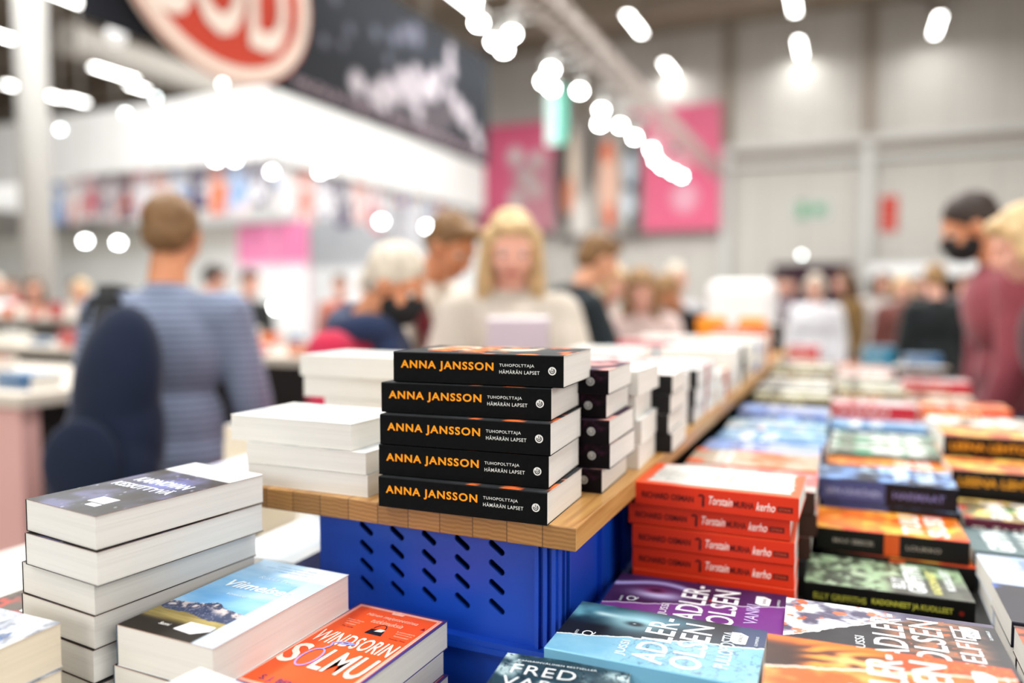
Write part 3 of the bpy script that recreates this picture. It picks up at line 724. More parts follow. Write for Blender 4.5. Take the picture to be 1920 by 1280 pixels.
def fred_extra(mb, L, W, t):
    FT(mb, W, t, 'KANSAINVÄLINEN BESTSELLER', .014, .012, .070, .0032, (225, 235, 238), .006, space=1.1)
    FT(mb, W, t, 'FRED', .013, .034, .056, .016, (226, 230, 232), .0, space=1.1)
    FT(mb, W, t, 'VARGAS', .010, .056, .088, .016, (226, 230, 232), .0, space=1.05)
K_FRE = Kind('fred', '', t=.0264, front=fred_front, spine=(40, 64, 76), back=(40, 60, 70), extra=fred_extra, nu=150, nv=94, edge=(235, 225, 215))
for k in range(2): place(K_FRE, -.2730, .6045, ZR + .0268 * k, -82 - k, f"dark teal FRED VARGAS paperback beside the crates, {['lower', 'upper'][k]} of two", 'FRED VARGAS paperbacks')
place(K_FRE, -.158, .592, ZR, -84, 'dark teal FRED VARGAS paperback lying single, right of the pair')

def osman_front(a, b):
    c = np.ones(a.shape + (3,)) * np.array((236, 86, 36.))
    inn = (a > .10) & (a < .965 + .02 * vnoise(b * 40, b * 0, 2)) & (b > .06 + .012 * vnoise(a * 30, a * 0, 4)) & (b < .945 + .03 * (vnoise(a * 26, a * 0, 9) - .5))
    w = mixc((236, 234, 230), (216, 212, 206), fbm(a * 8, b * 8, 3))
    return np.where(inn[..., None], w, c)
def osman_extra(mb, L, W, t):
    for q, b in enumerate((.020, .040, .125)):
        for j in range(9): FT(mb, W, t, 'kaikki rakastavat tätä'[j % 4: j % 4 + 16], .018 + .008 * 0, b + .0042 * j - .006, .066 - .006 * (j % 3), .0024, (140, 150, 146)) if j < 5 else None
    FT(mb, W, t, 'Richard', .030, .088, .05, .010, (236, 160, 130), .0, .3)
    FT(mb, W, t, 'Osman', .030, .104, .05, .010, (236, 150, 120), .0, .3)
    O = (84, 16, 14)
    ST(mb, 'RICHARD OSMAN', .0080, .0082, .060, .0072, O, .03)
    # question-mark shaped figure
    spine_arc(mb, .0765, .0150, .0038, .0022, -60, 160, (46, 14, 20)); mb.quad((.0775, -.0005, .0045), (.0800, -.0005, .0050), (.0800, -.0005, .0125), (.0775, -.0005, .0120), (46, 14, 20))
    ST(mb, 'Torstain', .0850, .0082, .026, .0095, (255, 236, 226), .008, .3)
    ST(mb, 'MURHA', .1120, .0078, .022, .0074, (90, 18, 14), .03)
    ST(mb, 'kerho', .1360, .0072, .020, .0095, (255, 236, 226), .008, .3)
    x0, x1, z0, z1 = .1580, .1740, .0080, .0142
    mb.quad((x0, -.0003, z0), (x1, -.0003, z0), (x1, -.0003, z1), (x0, -.0003, z1), (110, 26, 20))
    add_text(mb, 'OTAVA', (.1600, -.0004, .0096), (1, 0, 0), (0, 0, 1), .012, .003, (226, 96, 60))
K_OSM = Kind('osman', '', t=.0255, front=osman_front, spine=(216, 52, 22), back=(220, 60, 26), extra=osman_extra, nu=90, nv=60, edge=(240, 120, 70))
for k, (dx, dy, r) in enumerate([(.004, 0, 2), (.003, .0, 1.5), (.002, .002, 1.2), (.002, .0, 1), (-.003, .002, 1), (.006, -.004, -1.0)]):
    place(K_OSM, -.229 + dx, .864 + dy, ZR + .0262 * k, r, f"bright orange paperback with dark spine lettering, {'topmost, white-panelled' if k == 5 else pos_label(k)} of the orange stack", 'orange paperbacks in the stack right of the board')

def elly_front(a, b):
    c = mixc((62, 70, 54), (150, 176, 140), sstep(.35, .7, fbm(a * 7, b * 12, 81)))
    c = mixc(c, (180, 200, 170), (fbm(a * 16, b * 26, 8) > .66) * .9 * (b < .75))
    return mixc(c, (78, 76, 72), sstep(.45, .6, b) * sstep(.7, .3, a) * .8)
def elly_extra(mb, L, W, t):
    FT(mb, W, t, 'ELLY', .018, .112, .036, .014, (228, 232, 236), .03)
    FT(mb, W, t, 'GRIFFITHS', .010, .134, .094, .020, (228, 232, 236), .03)
    FT(mb, W, t, 'KADONNEET', .012, .150, .080, .010, (206, 204, 120), .03)
    FT(mb, W, t, 'KUOLLEET', .030, .166, .070, .009, (220, 226, 228), .03)
    ST(mb, 'ELLY GRIFFITHS', .010, .0085, .058, .0075, (190, 190, 70), .01)
    ST(mb, 'KADONNEET JA KUOLLEET', .074, .0085, .084, .0085, (196, 196, 72), .02)
    spine_disc(mb, .1665, .0125, .0028, (120, 30, 20))
K_ELL = Kind('elly', '', t=.0270, front=elly_front, spine=(9, 9, 8), back=(9, 9, 8), extra=elly_extra, nu=90, nv=60)
place(K_ELL, -.0400, .9700, ZR, 2.6, 'green and black ELLY GRIFFITHS paperback right of the orange stack')

# ------------------------------------------------------------------ right table: further rows, column by column
def blob_front(bg, spots, txt=None, seed=1):
    def f(a, b):
        c = mixc(bg, np.clip(np.array(bg, float) * .7, 0, 255), fbm(a * 3, b * 4, seed))
        for i, (col, th, fr) in enumerate(spots):
            c = mixc(c, col, sstep(th, th + .08, fbm(a * fr, b * fr * 1.6, seed + 7 * i + 3)))
        return c
    return f
_kinds = {}
def K(name, bg, spots, spine, tcol=None, title=None, scol=None, sc_txt=None, t=.026, seed=1, pages=None, tb=(.06, .10, .14), tsize=.024):
    if name in _kinds: return _kinds[name]
    def extra(mb, L, W, tt):
        if title:
            ws = title.split('|')
            for q, w in enumerate(ws): FT(mb, W, tt, w, .010, tb[q % 3] + .0, .092, tsize, tcol, .03)
        if sc_txt == 'FIRE':
            ST(mb, 'MAX SEECK', .020, tt * .38, .050, tt * .2, (170, 160, 150), .01); mb.quad((.082, -.0003, .001), (.100, -.0003, .001), (.100, -.0003, tt - .001), (.082, -.0003, tt - .001), (206, 84, 30)); ST(mb, 'LOUKKO', .108, tt * .38, .040, tt * .2, (150, 140, 130), .01)
        elif sc_txt == 'NIGHT':
            mb.quad((0, -.0003, .001), (.088, -.0003, .001), (.088, -.0003, tt - .001), (0, -.0003, tt - .001), (66, 78, 130)); add_text(mb, 'SIRPA KÄHKÖNEN', (.008, -.0004, tt * .32), (1, 0, 0), (0, 0, 1), .074, tt * .34, (150, 170, 220), .02); ST(mb, 'HARMAAT', .098, tt * .34, .066, tt * .3, (110, 108, 160), .02)
        elif sc_txt: ST(mb, sc_txt, .010, tt * .28, .112, tt * .40, scol, .03)
    _kinds[name] = Kind(name, name, t=t, front=blob_front(bg, spots, seed=seed), spine=spine, back=np.clip(np.array(spine) * .9, 0, 255), extra=extra, nu=36, nv=24, pages=pages)
    return _kinds[name]
FIRE = lambda: K('fire orange cover and black spine', (238, 130, 36), [((250, 180, 70), .5, 5), ((226, 74, 24), .62, 3)], (11, 8, 7), (240, 236, 230), 'TULI|SUSI', (170, 160, 150), 'FIRE', .03, 3, tb=(.13, .16))
NIGHT = lambda: K('navy night cover and dark spine', (30, 34, 60), [((120, 160, 220), .52, 5), ((190, 220, 245), .62, 6)], (13, 10, 20), (200, 220, 245), 'YÖ|VALO', (130, 130, 190), 'NIGHT', .034, 7, tb=(.12, .155))
MOSS = lambda: K('grey-green cover and black lettered spine', (122, 130, 114), [((80, 170, 130), .56, 4), ((226, 232, 228), .58, 4)], (40, 44, 38), (236, 238, 234), 'MAA|JÄÄ', (196, 190, 170), 'HILJAINEN METSÄ', .032, 9, tb=(.12, .155))
SKYB = lambda: K('pale blue cover and blue spine', (104, 156, 204), [((190, 216, 236), .52, 4), ((60, 120, 170), .64, 4)], (50, 96, 140), (240, 244, 250), 'MERI|TUULI', (220, 230, 240), 'MERI JA TUULI', .026, 11)
AQUA = lambda: K('white and turquoise cover', (186, 206, 212), [((50, 140, 176), .48, 4), ((240, 190, 180), .66, 5)], (28, 110, 140), (60, 90, 140), 'ILO', (220, 236, 240), 'ILO ON TÄÄLLÄ', .026, 13)
PERI = lambda: K('periwinkle and white cover', (196, 202, 226), [((118, 150, 212), .46, 4)], (120, 140, 200), (70, 90, 160), 'KESÄ|YÖ', (240, 240, 250), 'KESÄYÖ', .026, 15)
CRIM = lambda: K('white cover and crimson spine', (236, 228, 230), [((220, 120, 110), .58, 4)], (190, 44, 56), (190, 60, 60), 'SYDÄN', (240, 230, 220), 'SYDÄN', .03, 17)
REDO = lambda: K('red-orange cover', (236, 92, 50), [((250, 200, 170), .55, 5), ((246, 176, 90), .6, 3)], (220, 80, 40), (250, 235, 225), 'AURINKO|KATU', (250, 220, 120), 'AURINKO', .03, 19)
GOLD = lambda: K('orange cover and black spine with gold lettering', (228, 110, 60), [((240, 190, 90), .52, 4), ((180, 50, 36), .6, 4)], (14, 12, 12), (240, 220, 220), 'VIHA', (214, 146, 34), 'LEENA LEHTO', .034, 21, tb=(.15,))
BROW = lambda: K('brown and white cover', (150, 120, 96), [((236, 236, 232), .48, 4)], (58, 34, 34), (240, 240, 236), 'VARJO', (190, 160, 150), 'VARJOT', .03, 23)
WHBK = lambda: K('white cover and black spine', (226, 226, 224), [((150, 150, 150), .58, 4)], (30, 32, 34), (60, 60, 60), 'TALVI', (220, 220, 220), 'TALVI', .03, 25)
BLOT = lambda: K('white cover with rose blots', (206, 208, 202), [((210, 104, 104), .52, 4), ((90, 70, 60), .68, 3)], (66, 44, 34), (220, 120, 110), 'RUUSU', (200, 180, 160), 'RUUSU', .028, 27)
PEAC = lambda: K('cream cover with orange blaze', (200, 184, 160), [((226, 96, 40), .48, 3)], (200, 100, 60), (236, 236, 230), 'LOISTO', (240, 220, 200), 'LOISTO', .028, 29)
YELL = lambda: K('yellow-grey cover', (206, 196, 150), [((236, 236, 220), .5, 4), ((120, 110, 90), .6, 4)], (120, 110, 80), (60, 60, 50), 'KULTA', (230, 220, 180), 'KULTA', .028, 31)
TEAL = lambda: K('teal-grey cover with white lettering', (92, 118, 122), [((60, 84, 90), .55, 4)], (40, 60, 66), (226, 236, 236), 'GRIFFIN|DALLAS', (220, 230, 230), 'GRIFFIN', .024, 33, tb=(.05, .09), tsize=.03)
ICEB = lambda: K('icy light-blue cover', (206, 218, 236), [((160, 184, 214), .6, 8)], (200, 212, 232), (120, 140, 170), 'jää ja lumi', (90, 110, 150), 'JÄÄ', .024, 35, tb=(.06,))
NAVY = lambda: K('dark navy cover with blue glow', (30, 30, 48), [((50, 90, 170), .62, 4)], (20, 20, 34), (150, 190, 236), 'KYLMÄ', (160, 190, 230), 'KYLMÄ', .026, 37)
RUST = lambda: K('rust-brown cover', (84, 44, 34), [((190, 84, 50), .55, 5)], (60, 30, 24), (236, 210, 190), 'RAUTA', (230, 200, 180), 'RAUTA', .026, 39)
MIXC = lambda: K('multicoloured cover with white script', (120, 110, 80), [((236, 200, 110), .52, 4), ((200, 70, 50), .6, 3), ((90, 140, 90), .63, 4)], (90, 30, 50), (240, 240, 240), 'ELÄMÄ|ON', (240, 230, 220), 'ELÄMÄ ON', .03, 41, tsize=.03)
ordinal = ['first', 'second', 'third', 'fourth', 'fifth', 'sixth', 'seventh', 'eighth', 'ninth', 'tenth', 'eleventh', 'twelfth', 'thirteenth', 'fourteenth', 'fifteenth', 'sixteenth', 'seventeenth', 'eighteenth', 'nineteenth', 'twentieth', 'twenty-first', 'twenty-second', 'twenty-third', 'twenty-fourth']
def column(x, y0, pitch, rows_, cname, z_off=lambda y: 0.0):
    y = y0
    for i, (kf, n) in enumerate(rows_):
        kd = kf()
        for k in range(n):
            p = '' if n == 1 else f", {['lowest', 'second up', 'third up', 'fourth up'][k] if k < n - 1 else 'topmost'}"
            rr = random.Random(i * 31 + k + int(x * 100))
            place(kd, x + rr.uniform(-.004, .004), y + rr.uniform(-.003, .003), ZR + z_off(y) + k * (kd.t + .0006), rr.uniform(-1.5, 2.2),
                  f"{kd.name}, {cname}, {ordinal[i]} row{p}", 'paperbacks on the right table, ' + kd.name)
        y += pitch
RZ = .045
o_ = bevel_box('black_riser', (-.212, .990, ZR), (-.04, 2.56, ZR + RZ), M_RISER); tag(o_, 'low black riser box under the paperbacks right behind the orange stack', 'riser')
column(-.213, .995, .122, [(BLOT, 3), (PEAC, 3), (PERI, 3), (SKYB, 3), (AQUA, 3), (NIGHT, 2), (PERI, 3), (WHBK, 2), (YELL, 3), (WHBK, 3), (YELL, 3), (BROW, 3), (YELL, 4), (WHBK, 3), (CRIM, 3), (AQUA, 3), (YELL, 3), (BROW, 4), (WHBK, 3), (YELL, 3), (PEAC, 3)], 'left column', lambda y: RZ if y < 2.5 else 0.0)
column(-.028, 1.095, .122, [(FIRE, 2), (NIGHT, 3), (FIRE, 3), (MOSS, 3), (MOSS, 3), (SKYB, 4), (SKYB, 3), (CRIM, 4), (PERI, 3), (REDO, 3), (YELL, 4), (WHBK, 3), (PEAC, 3), (AQUA, 3), (YELL, 3), (BROW, 3), (CRIM, 3), (WHBK, 3), (REDO, 3), (YELL, 3)], 'middle column')
column(.156, .745, .122, [(RUST, 2), (NAVY, 2), (ICEB, 2), (TEAL, 2), (MIXC, 2), (GOLD, 3), (GOLD, 4), (WHBK, 4), (BROW, 4), (WHBK, 3), (REDO, 4), (REDO, 3), (MIXC, 3), (PERI, 3), (YELL, 3), (CRIM, 4), (WHBK, 3), (PEAC, 3), (AQUA, 3), (BROW, 4), (REDO, 3), (WHBK, 3)], 'right column')

# ------------------------------------------------------------------ stacks further back on the board
BLKR = lambda: K('black spine with red dots', (236, 230, 224), [((210, 80, 60), .6, 4)], (22, 22, 24), (200, 60, 50), 'PUNA', (190, 40, 30), 'P O', .026, 51)
bk = [(-.411, .893, K_WHITE, 4, 'white-paged paperback', 'white-paged paperbacks, third stack along the board edge'),
      (-.396, 1.010, BLKR(), 4, 'black-spined paperback with red dots', 'black-spined paperbacks on the board'),
      (-.411, 1.135, K_WHITE, 3, 'white-paged paperback', 'white-paged paperbacks, fifth stack along the board edge'),
      (-.409, 1.262, WHBK(), 3, 'white cover paperback', 'white cover paperbacks, sixth stack along the board edge'),
      (-.411, 1.39, CRIM(), 3, 'crimson-spined paperback', 'crimson-spined paperbacks, seventh stack along the board edge'),
      (-.409, 1.52, K_WHITE, 3, 'white-paged paperback', 'white-paged paperbacks, eighth stack along the board edge'),
      (-.411, 1.66, PEAC(), 3, 'cream cover paperback', 'cream paperbacks, ninth stack along the board edge'),
      (-.411, 1.80, K_WHITE, 4, 'white-paged paperback', 'white-paged paperbacks, tenth stack along the board edge'),
      (-.411, 1.95, WHBK(), 4, 'white cover paperback', 'white cover paperbacks, eleventh stack along the board edge'),
      (-.411, 2.10, K_WHITE, 4, 'white-paged paperback', 'white-paged paperbacks, twelfth stack along the board edge'),
      (-.411, 2.26, PERI(), 4, 'periwinkle cover paperback', 'periwinkle paperbacks, thirteenth stack along the board edge'),
      (-.411, 2.42, K_WHITE, 4, 'white-paged paperback', 'white-paged paperbacks, fourteenth stack along the board edge'),
      (-.411, 2.60, PEAC(), 4, 'cream cover paperback', 'cream paperbacks, fifteenth stack along the board edge'),
      (-.411, 3.20, BLKR(), 4, 'black-spined paperback with red dots', 'black-spined paperbacks at the far end of the board')]
for i, (x, y, kd, n, what, grp) in enumerate(bk):
    o = ['third', 'fourth', 'fifth', 'sixth', 'seventh', 'eighth', 'ninth', 'tenth', 'eleventh', 'twelfth', 'thirteenth', 'fourteenth', 'fifteenth', 'farthest'][i]
    place_stack(kd, x, y, ZB, 1.5, n - (1 if 1.45 < y < 2.5 else 0), what, grp, .004, 2.0, f'{o} along the board edge', seed=i + 5)
bl = [(-.600, 1.02, K_WHITE, 3, 'white-paged paperback'), (-.600, 1.16, PERI(), 3, 'periwinkle cover paperback'), (-.600, 1.32, K_WHITE, 3, 'white-paged paperback'), (-.602, 1.5, CRIM(), 3, 'crimson-spined paperback'), (-.602, 1.7, K_WHITE, 3, 'white-paged paperback'),
      (-.602, 1.9, AQUA(), 3, 'turquoise and white paperback'), (-.602, 2.1, CRIM(), 3, 'crimson-spined paperback'), (-.602, 2.35, K_WHITE, 3, 'white-paged paperback')]
for i, (x, y, kd, n, what) in enumerate(bl):
    place_stack(kd, x, y, ZB, 1.0, n, what, f'{what}s, {ordinal[i]} inner stack', .003, 1.5, f'{ordinal[i]} inner stack on the board', seed=i + 40)
# ------------------------------------------------------------------ the hall
def struct(name, mb, mat, parent=None):
    o = mb.build(name, [mat] if not isinstance(mat, list) else mat, parent)
    if parent is None: o['kind'] = 'structure'
    return o
HX0, HX1, HY0, HY1, HZ = -34.0, 6.2, -10.0, 24.0, 9.62
def panel_mat(name, rgb, pitch, axis='X', dark=.9, rough=.7, ribs=None):
    m, nt, b = new_mat(name); N = nt.nodes.new
    tc = N('ShaderNodeTexCoord'); sx = N('ShaderNodeSeparateXYZ'); L_(nt, tc.outputs['Object'], sx.inputs[0])
    w = N('ShaderNodeMath'); w.operation = 'PINGPONG'; w.inputs[1].default_value = pitch / 2; L_(nt, sx.outputs[axis], w.inputs[0])
    g = N('ShaderNodeMath'); g.operation = 'LESS_THAN'; g.inputs[1].default_value = pitch * .02; L_(nt, w.outputs[0], g.inputs[0])
    n = N('ShaderNodeTexNoise'); n.inputs['Scale'].default_value = .7; L_(nt, tc.outputs['Object'], n.inputs['Vector'])
    r = N('ShaderNodeValToRGB'); c = lin(rgb); r.color_ramp.elements[0].color = (*(c * .93), 1); r.color_ramp.elements[1].color = (*np.clip(c * 1.05, 0, 1), 1); L_(nt, n.outputs['Fac'], r.inputs['Fac'])
    mx = N('ShaderNodeMixRGB'); L_(nt, g.outputs[0], mx.inputs['Fac']); L_(nt, r.outputs['Color'], mx.inputs[1]); mx.inputs[2].default_value = (*(c * dark), 1)
    L_(nt, mx.outputs[0], b.inputs['Base Color']); b.inputs['Roughness'].default_value = rough
    return m
M_WALL = panel_mat('wall_panels', (206, 203, 197), 1.2, 'X', .8)
M_WALL2 = panel_mat('side_wall_panels', (198, 194, 188), 1.2, 'Y', .8)
M_CEIL = panel_mat('ceiling_deck', (150, 136, 120), .35, 'Y', .7)
M_FLOOR = simple('polished_concrete', (140, 136, 132), .35, .08, 1.5)
M_STEEL = simple('grey_steel', (160, 155, 148), .5, .04, 3)
M_WHITE_STEEL = simple('white_painted_steel', (206, 206, 203), .45, .02, 3)
M_TAUPE = simple('taupe_steel', (150, 138, 124), .6, .04, 3)
mb = MB(); mb.box((HX0, HY0, -.1), (HX1, HY1, 0)); struct('floor', mb, M_FLOOR)
mb = MB(); mb.box((HX0, HY0, HZ), (HX1, HY1, HZ + .2)); struct('ceiling', mb, M_CEIL)
mb = MB(); mb.box((HX0, HY1, 0), (HX1, HY1 + .2, HZ)); struct('wall_far', mb, M_WALL)
mb = MB(); mb.box((HX0, HY0 - .2, 0), (HX1, HY0, HZ)); struct('wall_near', mb, M_WALL)
mb = MB(); mb.box((HX0 - .2, HY0, 0), (HX0, HY1, HZ)); struct('wall_left', mb, M_WALL2)
mb = MB(); mb.box((HX1, HY0, 0), (HX1 + .2, HY1, HZ)); struct('wall_right', mb, M_WALL2)
for k, x in enumerate([-27, -22, -17, -12.4, -8.0, -3.45, .42, 4.6]):
    mb = MB(); mb.box((x - .13, HY1 - .35, 5.75), (x + .13, HY1, HZ)); tag(mb.build('wall_beam', [M_TAUPE]), kind='structure')
    mb = MB(); mb.box((x - .15, HY1 - .35, 0), (x + .15, HY1, 5.75)); tag(mb.build('wall_pillar', [M_WHITE_STEEL]), kind='structure')
mb = MB(); mb.box((HX0, HY1 - .30, 5.3), (HX1, HY1, 5.5)); mb.box((HX0, HY1 - .45, 5.75), (HX1, HY1, 5.95)); struct('trim_1', mb, M_WHITE_STEEL)
mb = MB(); mb.box((HX0, HY1 - .22, 5.5), (HX1, HY1, 5.75)); struct('trim_2', mb, M_TAUPE)
for k, y in enumerate((2, 6.5, 11, 15.5, 20)):
    mb = MB(); mb.box((HX0, y - .15, HZ - .8), (HX1, y + .15, HZ)); tag(mb.build('ceiling_beam', [M_TAUPE]), kind='structure')
for k, x in enumerate((-28, -19, -12.5, 2.0)):
    mb = MB(); mb.box((x - .12, HY0, HZ - .45), (x + .12, HY1, HZ - .02)); tag(mb.build('ceiling_beam', [M_TAUPE]), kind='structure')
# round white column, left
c0 = at(72, 500, D=9)
mb = MB(); mb.tube((c0.x, c0.y, 0), (c0.x, c0.y, HZ), .17, .17, 32); struct('column_1', mb, M_WHITE_STEEL)
# ceiling duct
mb = MB(); mb.tube((-14.4, 10.5, 6.6), (-14.4, 23, 6.6), .34, .34, 24); [mb.tube((-14.4, y_, 6.9), (-14.4, y_, HZ), .01, .01, 5) for y_ in (11, 16, 21)]; d = mb.build('ventilation_duct', [M_STEEL]); tag(d, 'long grey ventilation duct under the ceiling behind the red oval sign', 'duct')
# strip lights
M_TUBE = emissive('strip_light_glow', (1, .99, .96), 22)
def strip(p, label, ang=0.0, ln=1.5, w=.16, power=260, group=None):
    r = empty('ceiling_light', p, ang)
    mb = MB(); mb.box((-w / 2, -ln / 2, 0), (w / 2, ln / 2, .07)); mb.box((-.01, -ln / 2 + .1, .07), (.01, -ln / 2 + .12, HZ - p[2])); mb.box((-.01, ln / 2 - .12, .07), (.01, ln / 2 - .1, HZ - p[2]))
    mb.build('housing', [M_STEEL], r)
    mb = MB(); mb.box((-w / 2 + .01, -ln / 2 + .02, -.02), (w / 2 - .01, ln / 2 - .02, 0)); mb.build('diffuser', [M_TUBE], r)
    l = area_lamp('strip_lamp', (0, 0, -.03), (w, ln), power, (1, .985, .95), parent=r)
    tag(r, label, 'ceiling light', group or 'strip lights under the hall ceiling'); return r
for (px, py, lab) in [(1190, 45, 'strip light nearest the row of spotlights, upper of two'), (1255, 130, 'strip light right of the spotlight row, lower of two'), (1487, 3, 'strip light cut by the top edge, above the far wall'), (1500, 90, 'near-vertical strip light below the one cut by the top edge'),
                      (1757, 47, 'strip light at upper right, leaning the other way'), (215, 137, 'long bright strip light left of the red oval sign'), (258, 163, 'short strip light just behind the long one, left of the oval sign'), (100, 180, 'strip light just right of the white column'), (145, 188, 'small distant strip light, right of the column'),
                      (28, 162, 'strip light left of the white column, lower'), (155, 8, 'long strip light at the top edge, left'), (0, 66, 'strip light at the far left edge'), (870, 4, 'strip light at the top edge above the banner')]:
    p = at(px, py, z=8.4)
    strip(p, lab, ln=.75 if px in (100, 145, 28, 258) else 1.55, power=26 if p.y > 18 else 110)
for i, (x, y) in enumerate([(-1.4, 14.5), (-5.2, 14.5), (2, 18), (-9.5, 20.5), (-14, 20), (-14, 10)]):
    pass

# aluminium truss with spotlights
M_ALU = simple('aluminium', (168, 156, 148), .35, .03, 6, metal=.3)
tr = empty('lighting_truss', (-2.95, 3.0, 4.25))
LN = 15.5
for nm, (x, z) in {'chord': (0, 0), 'chord_': (.29, 0), 'chord__': (.145, .26)}.items():
    mb = MB(); mb.tube((x, 0, z), (x, LN, z), .025, .025, 10); mb.build('chord', [M_ALU], tr)
mb = MB()
for k in range(int(LN / .25)):
    y0, y1 = k * .25, k * .25 + .25
    a, b, c = (0, 0), (.29, 0), (.145, .26)
    for p, q in ((a, c), (c, b), (b, a)):
        if k % 2: p, q = q, p
        mb.tube((p[0], y0, p[1]), (q[0], y1, q[1]), .010, .010, 5, caps=False)
lat = mb.build('lattice', [M_ALU], tr)
mb = MB()
for y in (.5, 7.5, 15): mb.tube((.145, y, .26), (.145, y, HZ - 4.25), .006, .006, 5)
mb.build('hanging_cable', [M_STEEL], tr)
tag(tr, 'long aluminium lighting truss hung above the tables towards the far wall', 'truss')
M_SPOT = emissive('spotlight_lens', (1, .99, .97), 60)
M_BLACK = simple('black_metal', (26, 26, 28), .5, .05)
def spot_fixture(p, aim=(0, 0, -1), r=.055, group='spotlights along the lighting truss', label=None, name='spotlight', power=12, mat=None, arm=.2):
    root = empty(name, p)
    a = Vector(aim).normalized()
    mb = MB(); mb.tube(-a * .14, Vector((0, 0, 0)), r * .8, r * 1.1, 14); hs_ = mb.build('housing', [M_WHITE_STEEL], root)
    mb = MB(); pts = arm if isinstance(arm, list) else [(0, 0, arm)]
    mb.poly_tube([-a * .05] + [Vector(q) for q in pts], .012 if isinstance(arm, list) and len(arm) == 2 else .004, 6); mb.build('bracket', [M_WHITE_STEEL], root)
    mb = MB(); mb.ball(a * .008, (r, r, r * .75), n=14, m=8); mb.build('lens', [mat or M_SPOT], hs_)
    tag(root, label, 'spotlight', group); return root
cp = Vector((0, 0, EYE))
for k, (px, py) in enumerate([(885, 0), (898, 42), (945, 92), (928, 78), (960, 63), (1033, 130), (1035, 165), (1020, 152), (1087, 170), (1128, 206), (1125, 232), (1163, 235), (1190, 257), (1222, 280), (1230, 300), (1243, 312), (1262, 322), (1278, 330)]):
    p = at(px, py, z=4.0)
    aim = (cp - p).normalized() * .6 + Vector((-.2, 0, -.6))
    spot_fixture(p, aim, label=f"spotlight hanging under the truss, {ordinal[k]} from the near end", arm=[(0, 0, .255), (-2.94 - p.x, 0, .255)])

# black hanging banner with an oval sign
def banner_art(u, v):   # u along +Y (near to far), v up
    c = mixc((30, 33, 40), (44, 52, 62), fbm(u * 3, v * 3, 3) * sstep(0, 1, v))
    y = 3.0 + u * 5.25; z = 2.98 + v * 1.24
    def dot(cx, cz, r, col, s=.02): 
        nonlocal c
        c = mixc(c, col, sstep(r + s, r - s, np.hypot(y - cx, z - cz)))
    for i, (cx, cz, r) in enumerate([(5.6, 3.28, .13), (5.85, 3.25, .12), (6.05, 3.36, .13), (6.0, 3.18, .1), (6.2, 3.32, .14), (6.35, 3.5, .14), (6.5, 3.4, .16), (6.6, 3.62, .12), (6.75, 3.5, .13), (6.9, 3.55, .17), (7.0, 3.7, .12), (7.25, 3.6, .12), (7.3, 3.85, .12), (7.45, 3.5, .14), (7.65, 3.42, .16), (7.9, 3.3, .12), (8.0, 3.2, .09), (6.65, 3.25, .12), (7.3, 4.0, .09), (7.32, 4.1, .06)]):
        dot(cx, cz, r * .85, (200, 192, 200), .04)
    for (cx, cz, r) in [(5.15, 3.5, .05), (5.5, 3.7, .05), (5.4, 3.55, .04), (5.9, 3.8, .06), (6.1, 3.62, .05), (6.4, 3.95, .1), (6.2, 3.85, .08), (6.6, 4.0, .12), (5.3, 3.9, .05)]:
        dot(cx, cz, r, (104, 106, 122), .04)
    for (cx, cz, r) in [(6.35, 3.2, .09), (6.9, 3.2, .2), (7.2, 3.35, .18)]: dot(cx, cz, r, (92, 86, 92), .08)
    return c
bn = empty('hanging_banner', (-3.97, 3.0, 2.98))
mb = MB(); mb.grid((.012, 0, 0), (0, 5.25, 0), (0, 0, 1.24), 220, 60, banner_art)
mb.quad((-.012, 0, 0), (-.012, 0, 1.24), (-.012, 5.25, 1.24), (-.012, 5.25, 0), (30, 32, 38))
for a, b in (((0, 0), (5.25, 0)), ((5.25, 0), (5.25, 1.24)), ((5.25, 1.24), (0, 1.24)), ((0, 1.24), (0, 0))):
    mb.quad((.012, a[0], a[1]), (-.012, a[0], a[1]), (-.012, b[0], b[1]), (.012, b[0], b[1]), (30, 32, 38))
add_text(mb, 'VALOA JA VARJOA · KAIKKI KIRJAT YHDESSÄ PAIKASSA', (.013, 1.75, .045), (0, 1, 0), (0, 0, 1), 3.4, .12, (176, 156, 166), .02, lift=.004)
mb.build('banner_cloth', [M_FABRIC_PRINT], bn)
mb = MB()
for y in (.4, 2.6, 5.0): mb.tube((0, y, 1.24), (0, y, HZ - 2.98), .005, .005, 5)
mb.build('hanging_cable', [M_STEEL], bn)
tag(bn, 'black hanging banner with pale figures, over the aisle behind the red oval', 'banner')
# oval sign in front of it
ov = empty('oval_sign', (-3.90, 3.99, 3.60))
def oval_ring(mb, a0, b0, a1, b1, x, col, n=64, cy=0, cz=0, back=None):
    P = [(x, cy + a0 * math.cos(2 * math.pi * k / n), cz + b0 * math.sin(2 * math.pi * k / n)) for k in range(n)]
    if a1 is None: mb.face([mb.vert(p) for p in P], col); return
    Q = [(x, cy + a1 * math.cos(2 * math.pi * k / n), cz + b1 * math.sin(2 * math.pi * k / n)) for k in range(n)]
    for k in range(n): k2 = (k + 1) % n; mb.quad(Q[k], P[k], P[k2], Q[k2], col)
AO, BO = .88, .72
mb = MB(); n = 64
oval_ring(mb, AO, BO, None, None, .02, (196, 66, 46))
P = [(AO * math.cos(2 * math.pi * k / n), BO * math.sin(2 * math.pi * k / n)) for k in range(n)]
for k in range(n):
    k2 = (k + 1) % n; mb.quad((.02, *P[k]), (-.02, *P[k]), (-.02, *P[k2]), (.02, *P[k2]), (232, 214, 200))
mb.face([mb.vert((-.02, *p)) for p in P[::-1]], (196, 66, 46))
oval_ring(mb, AO - .015, BO - .015, AO - .125, BO - .110, .024, (238, 218, 204))
mb.build('sign_board', [M_FABRIC_PRINT], ov)
